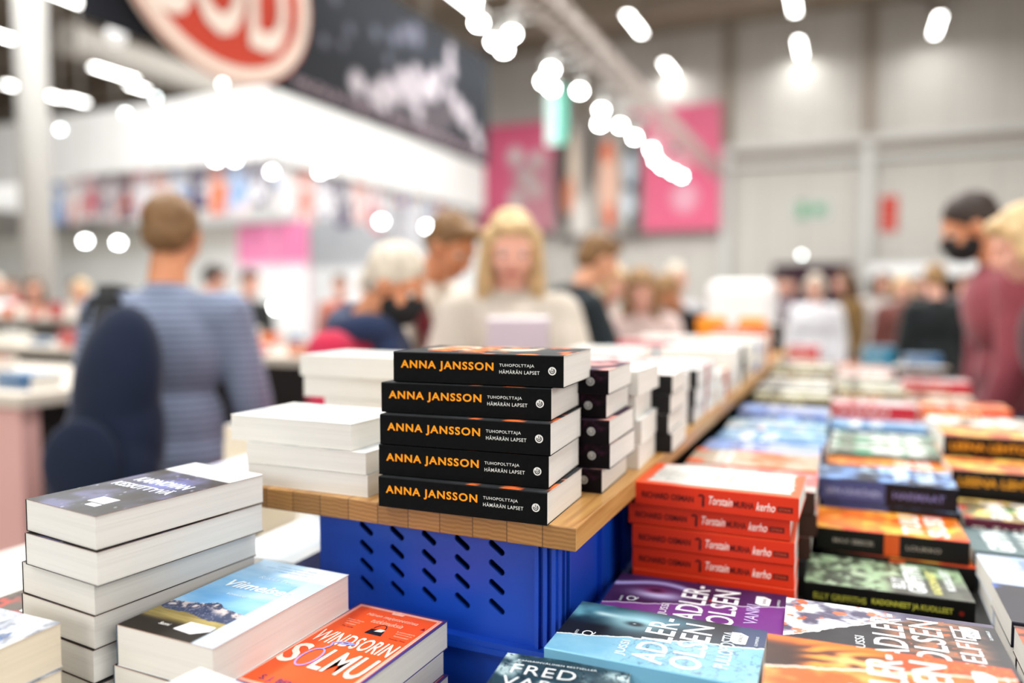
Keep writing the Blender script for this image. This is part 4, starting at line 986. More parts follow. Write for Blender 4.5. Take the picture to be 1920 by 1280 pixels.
mb = MB(); add_text(mb, 'BOD', (.028, -.60, -.44), (0, 1, 0), (0, 0, 1), 1.22, .74, (240, 224, 212), .028, lift=.0)
mb.build('lettering', [M_FABRIC_PRINT], ov)
mb = MB()
for y in (-.4, .4): mb.tube((0, y, .6), (0, y, HZ - 3.6), .005, .005, 5)
mb.build('hanging_cable', [M_STEEL], ov)
tag(ov, 'red oval hanging sign with white ring and big white letters', 'sign')
# pendant rod lamp next to it
pp = at(217, 58, D=6)
pr = empty('pendant_lamp', pp)
mb = MB(); mb.tube((0, 0, 0), (0, 0, HZ - pp.z), .035, .035, 12); mb.build('rod', [M_WHITE_STEEL], pr)
mb = MB(); mb.ball((0, 0, -.04), .075, n=18, m=12); mb.build('globe', [emissive('globe_glow', (1, 1, 1), .45)], pr)
tag(pr, 'white rod with a pale globe hanging left of the red oval sign', 'pendant lamp')

# big white ring header of the opposite stand
M_SAIL = simple('white_stretch_fabric', (246, 247, 247), .85, .02, 1.0, spec=.2)
fh = empty('stand_header', (-9.9, 11.15, 4.0))
mb = MB()
for a, b in (((0, 0), (-13, 0)), ((0, 0), (0, 9)), ((-13, 0), (-13, 9)), ((0, 9), (-13, 9))):
    x0, x1 = sorted((a[0], b[0])); y0, y1 = sorted((a[1], b[1])); e_ = -.06 if x0 == x1 else .06
    mb.box((x0 - .06, y0 + (.06 if x0 == x1 else -.06), 0), (x1 + .06, y1 + e_, 1.28))
mb.build('fabric_band', [M_SAIL], fh)
mb = MB()
for x, y in ((-.5, .0), (-6, 0), (-12.5, 0), (0, 4.5), (0, 8.6)): mb.tube((x, y, 1.28), (x, y, HZ - 4.0), .008, .008, 5)
mb.build('hanging_cable', [M_STEEL], fh)
mb = MB(); add_text(mb, 'otava', (.062, 3.2, .35), (0, 1, 0), (0, 0, 1), 1.8, .42, (205, 206, 208), .0, lift=.006)
mb.build('lettering', [M_FABRIC_PRINT], fh)
mb = MB(); add_text(mb, 'otava', (-11.5, -.062, .35), (1, 0, 0), (0, 0, 1), 1.8, .42, (180, 190, 215), .0, lift=.006); mb.build('lettering', [M_FABRIC_PRINT], fh)
tag(fh, 'huge white fabric ring header hanging over the opposite stand', 'stand header')
# added fill lamp, out of frame, that evenly whitens the header fabric
area_lamp('fill_light', (-7.5, 3.5, 7.6), (7, 3), 330, (1, .995, .98), (math.radians(50), 0, math.radians(35)))
# cover posters hanging below the header
rnd = random.Random(5)
pcols = [(236, 236, 240), (150, 180, 224), (236, 130, 90), (70, 60, 96), (240, 236, 236), (226, 150, 140), (240, 240, 246), (90, 84, 110), (240, 220, 220), (205, 96, 110), (246, 246, 248), (130, 170, 226)]
def poster(p, axis, w, h, col, col2, label, group, seed):
    r = obj('cover_poster', None) if False else None
    mb = MB()
    f = lambda u, v: mixc(mixc(col, col2, sstep(.5, .58, fbm(u * 3, v * 4, seed))), (248, 248, 248), sstep(.62, .66, v) * sstep(.8, .76, v) * .7)
    e = (w, 0, 0) if axis == 'x' else (0, w, 0)
    mb.grid((0, 0, 0), e, (0, 0, h), 8, 10, f)
    t = .02
    if axis == 'x': mb.box((0, .001, 0), (w, t, h), (225, 225, 225))
    else: mb.box((-t, 0, 0), (-.001, w, h), (225, 225, 225))
    o = mb.build('cover_poster', [M_FABRIC_PRINT]); o.location = p
    tag(o, label, 'poster', group)
for k in range(12):
    x = -10.55 - k * .52
    poster((x, 11.4, 3.05 + (.0 if k % 3 else .12)), 'x', .46, .92, pcols[k % 12], pcols[(k * 5 + 3) % 12], f"tall cover poster under the white header, left side, {ordinal[k]} from the corner", 'cover posters under the header, left side', k)
for k in range(13):
    y = 11.6 + k * .62
    poster((-10.1, y, 2.95 + (.0 if k % 2 else .15)), 'y', .52, 1.0, pcols[(k + 4) % 12], pcols[(k * 7 + 1) % 12], f"tall cover poster under the white header, right side, {ordinal[k]} from the corner", 'cover posters under the header, right side', k + 30)
mb = MB(); mb.box((-16.9, 11.45, 3.98), (-10.1, 11.5, 4.0)); mb.box((-10.2, 11.45, 3.98), (-10.1, 19.9, 4.0))
o = mb.build('poster_rail', [M_STEEL]); tag(o, 'rail carrying the cover posters below the white header', 'rail')
# stand walls with pink panel
def panel(name, p, size, col, label, cat='panel', art=None, mat=None, axis='x', th=.04, group=None, ru=24, rv=24):
    mb = MB(); w, h = size
    if axis == 'x':
        mb.grid((-w / 2, 0, 0), (w, 0, 0), (0, 0, h), ru, rv, art or solid(col)); mb.box((-w / 2, .001, 0), (w / 2, th, h), col)
    else:
        mb.grid((0, -w / 2, 0), (0, w, 0), (0, 0, h), ru, rv, art or solid(col)); mb.box((-th, -w / 2, 0), (-.001, w / 2, h), col)
    o = mb.build(name, [mat or M_FABRIC_PRINT]); o.location = p
    tag(o, label, cat, group); return o
c = at(510, 475, Y=11.9)
panel('pink_wall_panel', (c.x, 11.9, 0), (1.75, 2.90), (222, 130, 168), 'pink stand wall panel below the white header', 'panel', art=lambda u, v: mixc((236, 238, 238), mixc((226, 140, 178), (214, 118, 160), fbm(u * 2, v * 2, 4)), sstep(.70, .72, v)))
c = at(680, 450, Y=15.5)
panel('grey_wall_panel', (c.x, 15.5, 0), (3.2, 3.6), (190, 192, 196), 'grey stand wall with blurred posters behind the pink panel', 'panel', art=lambda u, v: mixc((234, 236, 238), mixc((196, 198, 202), (150, 154, 160), fbm(u * 4, v * 5, 4)), sstep(.6, .62, v)))
c = at(800, 500, Y=20)
panel('white_wall_panel', (c.x - .5, 20.5, 0), (7.0, 3.2), (232, 234, 234), 'long white stand wall behind the shoppers', 'panel')
c = at(250, 500, Y=10.5)
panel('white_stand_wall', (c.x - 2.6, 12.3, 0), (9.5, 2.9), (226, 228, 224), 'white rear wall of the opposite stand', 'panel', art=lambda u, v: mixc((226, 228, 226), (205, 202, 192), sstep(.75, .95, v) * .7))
# spots of the opposite stand
M_SPOT2 = emissive('stand_spot_lens', (.97, 1, 1), 30)
for k, (px, py, D) in enumerate([(405, 300, 11), (440, 300, 12), (510, 322, 12), (600, 322, 12), (617, 315, 11), (715, 415, 10), (160, 452, 11), (222, 455, 11), (60, 432, 12), (518, 575, 7), (113, 243, 11), (417, 157, 13), (292, 183, 13), (235, 212, 13), (800, 425, 11), (1503, 478, 16)]):
    p = at(px, py, D=D)
    faint = px in (60, 113, 417, 292, 235, 1503)
    aim = (cp - p).normalized()
    spot_fixture(p, aim, r=.05 if not faint else .035, group='spotlights around the opposite stand', label=f"small spotlight glowing around the opposite stand, {ordinal[k]} counted", mat=M_SPOT2 if not faint else emissive('faint_lens_%d' % k, (.9, 1, 1), 16), arm=[(0, 0, HZ - p.z)])

# pink and grey wall banners on the far wall
def pinkA(u, v):
    c = mixc((222, 100, 136), (232, 118, 150), fbm(u * 2, v * 2, 3))
    for cx, cz, r in [(.45, .70, .09), (.72, .66, .08), (.58, .50, .09), (.46, .30, .09), (.70, .38, .08), (.45, .15, .08)]: c = mixc(c, (226, 222, 222), sstep(r + .04, r - .03, np.hypot((u - cx), (v - cz) * 1.1)))
    return mixc(c, (176, 164, 160), sstep(.3, .5, u) * sstep(.75, .6, v) * .55 * sstep(1.02, .9, u))
panel('wall_banner', (-10.1, 23.4, 3.65), (2.9, 3.55), (226, 110, 145), 'pink wall banner with pale ovals, left one near the black banner', 'banner', art=pinkA, ru=40, rv=40)
def pinkB(u, v):
    c = mixc((226, 104, 138), (232, 128, 156), fbm(u * 2, v * 2, 3))
    c = mixc(c, (235, 190, 206), sstep(.16, .08, np.hypot((u - .62) * .8, v - .26)) * .8)
    return mixc(c, (40, 36, 40), sstep(.06, .03, np.hypot(u - .52, v - .66)))
panel('wall_banner', (-4.95, 23.4, 3.5), (2.75, 3.75), (226, 110, 145), 'larger pink wall banner at the end of the spotlight row', 'banner', art=pinkB, ru=40, rv=40)
def collage(u, v):
    c = mixc((176, 172, 166), (150, 146, 142), fbm(u * 3, v * 3, 12))
    def el(cx, cz, rx, rz, col):
        nonlocal c
        c = mixc(c, col, sstep(1.15, .8, np.hypot((u - cx) / rx, (v - cz) / rz)))
    el(.12, .5, .12, .45, (60, 62, 60)); el(.22, .6, .07, .35, (232, 214, 196)); el(.16, .35, .06, .18, (224, 140, 110)); el(.30, .15, .12, .2, (226, 222, 216))
    el(.62, .45, .12, .38, (238, 196, 176)); el(.60, .72, .06, .10, (228, 106, 62)); el(.64, .15, .05, .12, (228, 100, 60)); el(.88, .45, .10, .34, (56, 60, 70)); el(.86, .55, .07, .15, (206, 216, 226)); el(.84, .25, .08, .14, (214, 222, 230)); el(.92, .10, .05, .1, (60, 60, 66))
    el(.43, .7, .06, .3, (90, 84, 80))
    return c
panel('wall_banner', (-7.35, 23.3, 3.45), (2.9, 3.6), (170, 166, 160), 'grey collage wall banner with figures, between the two pink ones', 'banner', art=collage, ru=60, rv=60)
tp = at(1042, 225, D=10)
tsg = panel('teal_hanging_sign', (tp.x, tp.y, tp.z - .32), (.28, .75), (150, 214, 200), 'narrow teal hanging sign below the spotlights', 'sign', art=lambda u, v: mixc((196, 222, 218), (60, 176, 150), sstep(.5, .8, u)), ru=8, rv=8)
mb = MB(); mb.tube((0, .02, .75), (0, .02, HZ - tp.z + .32), .004, .004, 5); mb.build('hanging_cable', [M_STEEL], tsg)
# wall signs
panel('fire_equipment_sign', (1.0, 23.96, 3.3), (.42, .98), (206, 52, 40), 'narrow red vertical sign on the far wall', 'sign', art=lambda u, v: mixc((206, 50, 38), (236, 180, 170), (np.abs(u - .5) < .15) * (np.abs(np.sin(v * 16)) > .75)), ru=20, rv=30)
panel('exit_sign', (-1.05, 23.96, 3.75), (1.0, .5), (150, 190, 165), 'pale green emergency exit sign on the far wall', 'sign', art=lambda u, v: mixc((196, 210, 202), (110, 170, 130), ((u > .15) & (u < .4)) | ((u > .55) & (u < .85) & (np.abs(v - .5) < .3))), ru=30, rv=16)

# ------------------------------------------------------------------ stands and tables beyond
M_PINK = simple('pink_counter_panel', (226, 176, 170), .6, .03, 2)
M_MAROON = simple('dark_maroon_cloth', (60, 22, 20), .9, .08, 10)
M_BEIGE = simple('beige_counter_top', (214, 204, 190), .55, .04, 3)
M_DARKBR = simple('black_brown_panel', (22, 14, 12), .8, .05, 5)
table('sales_table', -4.6, 4.0, -1.95, 5.0, 1.02, 'table with pale top and maroon skirt behind the backpack man', top=M_WTOP, skirt=M_MAROON)
# display counter at the left, pale pink end panel; dark block paints recess shade
cc = at(50, 738, z=1.10)
ct = empty('display_counter', (cc.x, cc.y, 0))
mb = MB(); mb.box((-2.4, -.04, 1.06), (.03, .75, 1.10)); mb.build('counter_top', [M_BEIGE], ct)
mb = MB(); mb.box((-2.38, -.02, 0), (0, .04, 1.06)); mb.build('pink_panel', [M_PINK], ct)
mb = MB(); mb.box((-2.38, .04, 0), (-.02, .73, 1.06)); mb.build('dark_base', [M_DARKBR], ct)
tag(ct, 'display counter with pink front panel and dark recess-shade block left of the backpack', 'counter')
c2 = empty('display_counter', (cc.x - .2, cc.y + 1.15, 0))
mb = MB(); mb.box((-2.4, 0, 1.10), (.75, .55, 1.14)); mb.build('counter_top', [M_BEIGE], c2)
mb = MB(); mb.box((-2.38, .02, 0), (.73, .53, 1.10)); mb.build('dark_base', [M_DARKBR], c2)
tag(c2, 'beige-topped counter with dark base behind the pink-panelled one', 'counter')
sh = empty('stand_shelf', (-6.9, 4.3, 0))
mb = MB()
for z in (.45, .95, 1.25): mb.box((-2.4, -.3, z - .03), (2.0, .3, z))
mb.build('shelf_board', [M_BEIGE], sh)
mb = MB()
for x in (-2.4, -1, .6, 1.97): mb.box((x, -.3, 0), (x + .03, .3, 1.25))
mb.box((-2.4, .27, 0), (2.0, .3, 1.25)); mb.build('shelf_panel', [M_WHITE_STEEL], sh)
tag(sh, 'low white shelving unit with books, left of the backpack man', 'shelf')
def far_books(x0, x1, y, z, n, seed, what, rot=0, nmax=3, yj=.1):
    r_ = random.Random(seed); ks = [PERI, WHBK, PEAC, CRIM, AQUA, YELL, REDO, BROW, SKYB, lambda: K_WHITE]
    for i in range(n):
        kd = ks[r_.randrange(len(ks))](); x = x0 + (x1 - x0) * i / max(1, n - 1) if n > 1 else x0; c = r_.randint(1, nmax); yy = y + r_.uniform(0, yj)
        for k in range(c):
            place(kd, x, yy, z + k * (kd.t + .0006), rot + r_.uniform(-3, 3), f"{what}, {ordinal[i]} pile from the left, {pos_label(k)}", what + 's')
far_books(-4.5, -2.2, 4.06, 1.02, 10, 1, 'paperback on maroon-skirted table, front')
far_books(-4.5, -2.2, 4.30, 1.02, 10, 2, 'paperback on maroon-skirted table, middle', nmax=4)
far_books(-4.5, -2.2, 4.60, 1.02, 10, 3, 'paperback on maroon-skirted table, back', nmax=5)
far_books(cc.x - 2.2, cc.x - .25, cc.y + .06, 1.10, 8, 4, 'paperback on the pink-panelled counter', nmax=3)
far_books(cc.x - 2.2, cc.x + .3, cc.y + 1.22, 1.14, 9, 5, 'paperback on the beige-topped counter', nmax=3, yj=.05)
far_books(-9.1, -5.3, 4.02, 1.25, 14, 6, 'paperback on top of the white shelving', nmax=4)
far_books(-9.1, -5.3, 4.06, .95, 14, 7, 'paperback inside the white shelving', nmax=4, yj=.04)
# dark display box and other kit on the maroon table
bevel = bevel_box('dark_display_box', (-3.62, 4.85, 1.02), (-3.22, 4.98, 1.28), simple_cache('dark_olive', (44, 42, 36), .7)); tag(bevel, 'dark display box at the back of the maroon-skirted table', 'box')

# far tables on the right and behind the tables
table('sales_table', -3.4, 7.0, -.9, 7.9, .95, 'pale table at the end of the aisle behind the shoppers', top=M_WTOP, skirt=simple_cache('grey_cloth', (120, 118, 116), .9))
table('sales_table', -.6, 4.3, .5, 5.6, .92, 'dark-skirted table beyond the right-hand book table', top=M_WTOP, skirt=M_DARKBR)
far_books(-.55, .3, 4.34, .92, 5, 11, 'paperback on the dark-skirted table, front', nmax=4)
far_books(-.55, .3, 4.7, .92, 5, 12, 'paperback on the dark-skirted table, middle', nmax=6)
far_books(-.55, .3, 5.1, .92, 5, 13, 'paperback on the dark-skirted table, back', nmax=7)
far_books(-3.3, -1.2, 7.1, .95, 10, 14, 'paperback on the aisle-end table', nmax=5)
# dark market hoarding and white awning by the far wall
mb = MB(); mb.box((-1.9, 21.9, 0), (.1, 22.0, 2.35), (50, 26, 40)); o = mb.build('dark_plum_hoarding', [M_FABRIC_PRINT]); tag(o, 'dark plum stand hoarding by the far wall', 'hoarding')
mb = MB(); mb.box((.5, 20.6, 1.95), (4.6, 21.9, 2.25), (226, 228, 230)); mb.box((.5, 21.8, 0), (4.6, 21.9, 1.95), (22, 22, 22)); o = mb.build('white_awning', [M_FABRIC_PRINT]); tag(o, 'white awning over a dark stand by the far wall', 'awning')
# big white display boxes and orange bags at the far end of the board
def softbox(name, lo, hi, rgb, label, cat, rough=.6, handle=None, bev=.02):
    m = simple_cache(name + '_mat_' + '_'.join(map(str, rgb)), rgb, rough)
    r = empty(name, ((lo[0] + hi[0]) / 2, (lo[1] + hi[1]) / 2, lo[2]))
    ox, oy, oz = r.location
    b = bevel_box('body', (lo[0] - ox, lo[1] - oy, 0), (hi[0] - ox, hi[1] - oy, hi[2] - lo[2]), m, r, bev, 3)
    w = (hi[0] - lo[0]) / 2; h = hi[2] - lo[2]
    if handle:
        for s in (-1, 1):
            mb = MB(); mb.poly_tube([(-w * .4, s * (hi[1] - lo[1]) * .35, h - .01), (-w * .3, s * (hi[1] - lo[1]) * .35, h + .08), (w * .3, s * (hi[1] - lo[1]) * .35, h + .08), (w * .4, s * (hi[1] - lo[1]) * .35, h - .01)], .006, 6); mb.build('handle', [m], r)
    tag(r, label, cat); return r
for (px, D_, lab) in ((1335, 2.85, 'left one'), (1410, 3.02, 'right one')):
    p = at(px, 615, D=D_)
    softbox('orange_paper_bag', (p.x - .055, p.y - .04, ZB), (p.x + .055, p.y + .04, p.z + .045), (240, 148, 24), f'orange paper bag standing at the far end of the board, {lab}', 'bag', bev=.02)
table('sales_table', -.86, 3.64, -.28, 4.2, 1.02, 'small table carrying the big white box past the board', top=M_WTOP, skirt=simple_cache('grey_cloth', (120, 118, 116), .9))
p = at(1392, 560, D=4.0)
softbox('white_display_box', (p.x - .19, p.y - .02, 1.02), (p.x + .17, p.y + .16, 1.50), (246, 247, 248), 'big white display box beyond the orange bags', 'box', bev=.06)
# ------------------------------------------------------------------ people
def blob(name, build, voxel, mat, parent, smooth=3):
    mb = MB(); build(mb)
    me = mb.build(name, [mat], link=False)
    o = bpy.data.objects.new(name, me); COL.objects.link(o)
    md = o.modifiers.new('r', 'REMESH'); md.mode = 'VOXEL'; md.voxel_size = voxel; md.use_smooth_shade = True
    if smooth: s = o.modifiers.new('s', 'SMOOTH'); s.factor = .5; s.iterations = smooth
    bpy.context.view_layer.update()
    dg = bpy.context.evaluated_depsgraph_get()
    me2 = bpy.data.meshes.new_from_object(o.evaluated_get(dg)); me2.name = name
    me2.materials.clear(); me2.materials.append(mat)
    me2.polygons.foreach_set('use_smooth', [True] * len(me2.polygons))
    bpy.data.objects.remove(o); bpy.data.meshes.remove(me)
    return obj(name, me2, parent)
def cap(mb, p0, p1, r0, r1, n=14):
    mb.tube(p0, p1, r0, r1, n); mb.ball(p0, r0 * .999, n=n, m=8); mb.ball(p1, r1 * .999, n=n, m=8)
def ell(mb, c, r, M=None): mb.ball(c, r, n=20, m=14, M=M)
def ik(sh, hand, l1, l2, pole):
    d = hand - sh; L = d.length; mx = (l1 + l2) * .995
    if L > mx: hand = sh + d * (mx / L); d = hand - sh; L = mx
    a = (l1 * l1 - l2 * l2 + L * L) / (2 * L); h = math.sqrt(max(l1 * l1 - a * a, 0))
    u = d / L; pv = pole - u * pole.dot(u); pv.normalize()
    return sh + u * a + pv * h, hand
def cloth_mat(name, rgb, stripes=None, rough=.85):
    m, nt, b = new_mat(name); N = nt.nodes.new
    tc = N('ShaderNodeTexCoord'); n = N('ShaderNodeTexNoise'); n.inputs['Scale'].default_value = 7; n.inputs['Detail'].default_value = 4; L_(nt, tc.outputs['Object'], n.inputs['Vector'])
    r = N('ShaderNodeValToRGB'); c = lin(rgb); r.color_ramp.elements[0].position = .3; r.color_ramp.elements[1].position = .7
    r.color_ramp.elements[0].color = (*(c * .85), 1); r.color_ramp.elements[1].color = (*np.clip(c * 1.1, 0, 1), 1); L_(nt, n.outputs['Fac'], r.inputs['Fac'])
    out = r.outputs['Color']
    if stripes:
        sx = N('ShaderNodeSeparateXYZ'); L_(nt, tc.outputs['Object'], sx.inputs[0])
        mu = N('ShaderNodeMath'); mu.operation = 'MULTIPLY'; mu.inputs[1].default_value = 2 * math.pi / stripes[1]; L_(nt, sx.outputs['Z'], mu.inputs[0])
        si = N('ShaderNodeMath'); si.operation = 'SINE'; L_(nt, mu.outputs[0], si.inputs[0])
        gt = N('ShaderNodeMath'); gt.operation = 'GREATER_THAN'; gt.inputs[1].default_value = .1; L_(nt, si.outputs[0], gt.inputs[0])
        mx = N('ShaderNodeMixRGB'); L_(nt, gt.outputs[0], mx.inputs['Fac']); L_(nt, out, mx.inputs[1]); mx.inputs[2].default_value = (*lin(stripes[0]), 1); out = mx.outputs[0]
    L_(nt, out, b.inputs['Base Color']); b.inputs['Roughness'].default_value = rough; b.inputs['Sheen Weight'].default_value = .15; b.inputs['Specular IOR Level'].default_value = .25
    bp = N('ShaderNodeBump'); bp.inputs['Strength'].default_value = .5; bp.inputs['Distance'].default_value = .02; L_(nt, n.outputs['Fac'], bp.inputs['Height']); L_(nt, bp.outputs[0], b.inputs['Normal'])
    return m
def skin_mat(name, rgb):
    m = simple(name, rgb, .5, .06, 14, spec=.4); b = m.node_tree.nodes['Principled BSDF']; b.inputs['Subsurface Weight'].default_value = .12; b.inputs['Subsurface Scale'].default_value = .01; return m
def hair_mat(name, rgb):
    m = simple(name, rgb, .55, .3, 30, spec=.4, bump=.4); return m
SKIN = skin_mat('skin_fair', (226, 168, 136)); SKIN2 = skin_mat('skin_warm', (208, 142, 104)); SKIN3 = skin_mat('skin_pink', (232, 176, 156))
HB = hair_mat('hair_brown', (92, 66, 42)); HBL = hair_mat('hair_blonde', (206, 176, 130)); HG = hair_mat('hair_grey', (206, 196, 180)); HD = hair_mat('hair_dark', (52, 40, 34)); HLB = hair_mat('hair_light_brown', (150, 116, 76)); HSB = hair_mat('hair_sandy', (124, 92, 58))
M_MASK = simple('black_face_mask', (18, 18, 20), .8, .05); M_EYE = simple('eye_white', (236, 234, 230), .2); M_LIP = simple('lips', (186, 96, 88), .5); M_SHOE = simple('dark_shoe', (34, 32, 32), .5)
_CM = {}
def C(name, rgb, **k):
    if name not in _CM: _CM[name] = cloth_mat(name, rgb, **k)
    return _CM[name]
def hand_prims(mb, wrist, d, nrm, s, curl=.5, side=1):
    """palm and five unequal fingers; d = finger direction, nrm = back of the hand, side = thumb side"""
    d = d.normalized(); w = d.cross(nrm).normalized() * side; nrm = nrm.normalized()
    cap(mb, wrist, wrist + d * .03 * s, .026 * s, .028 * s, 10)
    for o in (-.028, -.010, .010, .028):
        cap(mb, wrist + d * .025 * s + w * o * .7 * s, wrist + d * .088 * s + w * o * s, .0145 * s, .0125 * s, 8)
    for o, l in ((.030, .068), (.010, .078), (-.011, .072), (-.030, .056)):
        p = wrist + d * .090 * s + w * o * s; dd = d; seg = l * s / 3; rr = .0090 * s
        for k in range(3):
            a = curl * (.35 + .5 * k); dd = (d * math.cos(a) - nrm * math.sin(a)).normalized(); q = p + dd * seg
            cap(mb, p, q, rr, rr * .92, 8); p = q; rr *= .94
    p = wrist + d * .030 * s + w * .024 * s; dd = (d * .6 + w * .75 - nrm * .35).normalized()
    for k, l in enumerate((.042, .034, .028)):
        q = p + dd * l * s; cap(mb, p, q, (.0135 - .002 * k) * s, (.0118 - .002 * k) * s, 8); p = q; dd = (dd + d * .35 - nrm * .25).normalized()
def person(loc, face, H, label, skin=SKIN, hair=HB, hstyle='short', top=None, trousers=None, lean=0.0, pitch=0.0, yaw=0.0, hands=None, mask=False, voxel=.012, build=1.0, coat=0.0, hood=None, scarf=None, topname='sweater', lens=None, group=None, fine=None, short=False, stoop=.0):
    """face = compass of the gaze in degrees (world); local frame looks along +Y"""
    r = empty('person', loc, math.radians(face - 90)); s = H / 1.75
    V = Vector
    hip = V((0, 0, .93 * s)); Rl = Matrix.Rotation(-lean, 4, 'X')
    def up(v): return hip + Rl @ (V(v) * s)
    waist = up((0, 0, .12)); chest = up((0, 0, .36)); neck0 = up((0, -.01, .52)); neck1 = up((0, .015, .60))
    Rh = Matrix.Rotation(yaw, 4, 'Z') @ Matrix.Rotation(-lean * .6 - pitch, 4, 'X')
    hc = neck1 + Rh @ V((0, .022, .105)) * s
    sh = [up((sx * .175 * build, -.01, .455)) for sx in (-1, 1)]
    hips = [V((sx * .095 * s, 0, .90 * s)) for sx in (-1, 1)]; kn = [V((sx * .10 * s, .02 * s, .50 * s)) for sx in (-1, 1)]; an = [V((sx * .105 * s, -.02 * s, .09 * s)) for sx in (-1, 1)]
    if hands is None: hands = [(-.25, .04, .80), (.25, .04, .80)]
    arms = []
    for i, sx in enumerate((-1, 1)):
        tgt = V(hands[i]) * s
        el, hd = ik(sh[i], tgt, .285 * s, .255 * s, V((sx * .6, -.8, -.4))); arms.append((sh[i], el, hd))
    def head(mb):
        ell(mb, hc + Rh @ V((0, -.012, .018)) * s, V((.074, .094, .094)) * s, Rh.to_3x3())
        ell(mb, hc + Rh @ V((0, .030, -.045)) * s, V((.056, .060, .072)) * s, Rh.to_3x3())
        ell(mb, hc + Rh @ V((0, .055, -.092)) * s, V((.026, .026, .022)) * s)
        cap(mb, hc + Rh @ V((0, .086, .012)) * s, hc + Rh @ V((0, .104, -.028)) * s, .011 * s, .015 * s, 8)
        for sx in (-1, 1):
            ell(mb, hc + Rh @ V((sx * .078, -.006, -.012)) * s, V((.011, .020, .032)) * s, Rh.to_3x3())
            ell(mb, hc + Rh @ V((sx * .034, .070, .022)) * s, V((.024, .014, .010)) * s, Rh.to_3x3())
            ell(mb, hc + Rh @ V((sx * .040, .058, -.036)) * s, V((.024, .022, .024)) * s, Rh.to_3x3())
        cap(mb, neck0, hc + Rh @ V((0, -.02, -.05)) * s, .060 * s, .052 * s)
    def body(mb):
        head(mb)
        ell(mb, chest, V((.150 * build, .098, .17)) * s, Rl.to_3x3()); ell(mb, waist, V((.125 * build, .088, .15)) * s, Rl.to_3x3()); ell(mb, hip, V((.150, .100, .12)) * s)
        cap(mb, sh[0], sh[1], .055 * s, .055 * s); cap(mb, up((0, 0, .44)), neck0, .08 * s, .06 * s)
        for i, sx in enumerate((-1, 1)):
            a, e, h = arms[i]; cap(mb, a, e, .047 * s, .038 * s); cap(mb, e, h, .038 * s, .026 * s)
            d = (h - e).normalized(); nrm = V((sx * 1.0, .15, .15)) if d.z < -.6 else V((0, -.2, 1)); nrm = (nrm - d * nrm.dot(d)).normalized()
            hand_prims(mb, h, d, nrm, s * 1.0, .6, side=-sx if d.z < -.6 else -sx)
            cap(mb, hips[i], kn[i], .076 * s, .052 * s); cap(mb, kn[i], an[i], .052 * s, .036 * s); cap(mb, an[i], an[i] + V((0, .14, -.05)) * s, .036 * s, .030 * s)
    body_ = blob('body', body, fine or voxel * .75, skin, r, 2)
    # trousers
    def trs(mb):
        ell(mb, hip + V((0, 0, -.01)) * s, V((.170, .120, .13)) * s)
        for i in range(2): cap(mb, hips[i], kn[i], .096 * s, .072 * s); cap(mb, kn[i], an[i] + V((0, 0, -.02)), .072 * s, .062 * s)
    blob('trousers', trs, voxel, trousers or C('denim', (70, 90, 120)), r)
    for i in range(2):
        def shoe(mb, i=i): cap(mb, an[i] + V((0, -.02, -.05)) * s, an[i] + V((0, .15, -.055)) * s, .042 * s, .036 * s)
        blob('shoe', shoe, .012, M_SHOE, r, 1)
    # upper garment
    g = .020 + coat
    def tp(mb):
        ell(mb, chest, V(((.155 + g) * build, .105 + g, .18 + g * .5)) * s, Rl.to_3x3()); ell(mb, waist, V(((.135 + g) * build, .095 + g, .17)) * s, Rl.to_3x3())
        ell(mb, hip + V((0, 0, .02)) * s, V(((.160 + g), .108 + g, .12)) * s)
        if coat > .015: ell(mb, hip + V((0, 0, -.12)) * s, V(((.165 + g), .115 + g, .2)) * s)
        cap(mb, sh[0], sh[1], (.062 + g * .5) * s, (.062 + g * .5) * s); cap(mb, up((0, 0, .40)), up((0, -.008, .50)), (.10 + g * .5) * s, (.070 + g * .3) * s)
        for i in range(2):
            a, e, h = arms[i]; cap(mb, a, e, (.056 + g * .7) * s, (.048 + g * .7) * s)
            if short: continue
            cap(mb, e, e.lerp(h, .93), (.048 + g * .7) * s, (.036 + g * .5) * s)
        if hood: cap(mb, up((-.07, -.09, .50)), up((.07, -.09, .50)), .062 * s, .062 * s); cap(mb, up((-.10, -.03, .52)), up((-.06, -.09, .50)), .045 * s, .05 * s); cap(mb, up((.10, -.03, .52)), up((.06, -.09, .50)), .045 * s, .05 * s)
    blob(topname, tp, voxel, top or C('grey_knit', (140, 140, 145)), r)
    if scarf:
        def sc(mb):
            n = 14
            pts = [up((.10 * math.cos(2 * math.pi * k / n), .085 * math.sin(2 * math.pi * k / n) + .005, .535 + .02 * math.sin(4 * math.pi * k / n))) for k in range(n + 1)]
            for a, b in zip(pts, pts[1:]): cap(mb, a, b, .048 * s, .048 * s, 10)
            cap(mb, up((-.03, .11, .50)), up((-.05, .15, .28)), .05 * s, .04 * s); cap(mb, up((.04, .11, .50)), up((.05, .15, .24)), .05 * s, .045 * s)
        blob('scarf', sc, voxel, scarf, r)
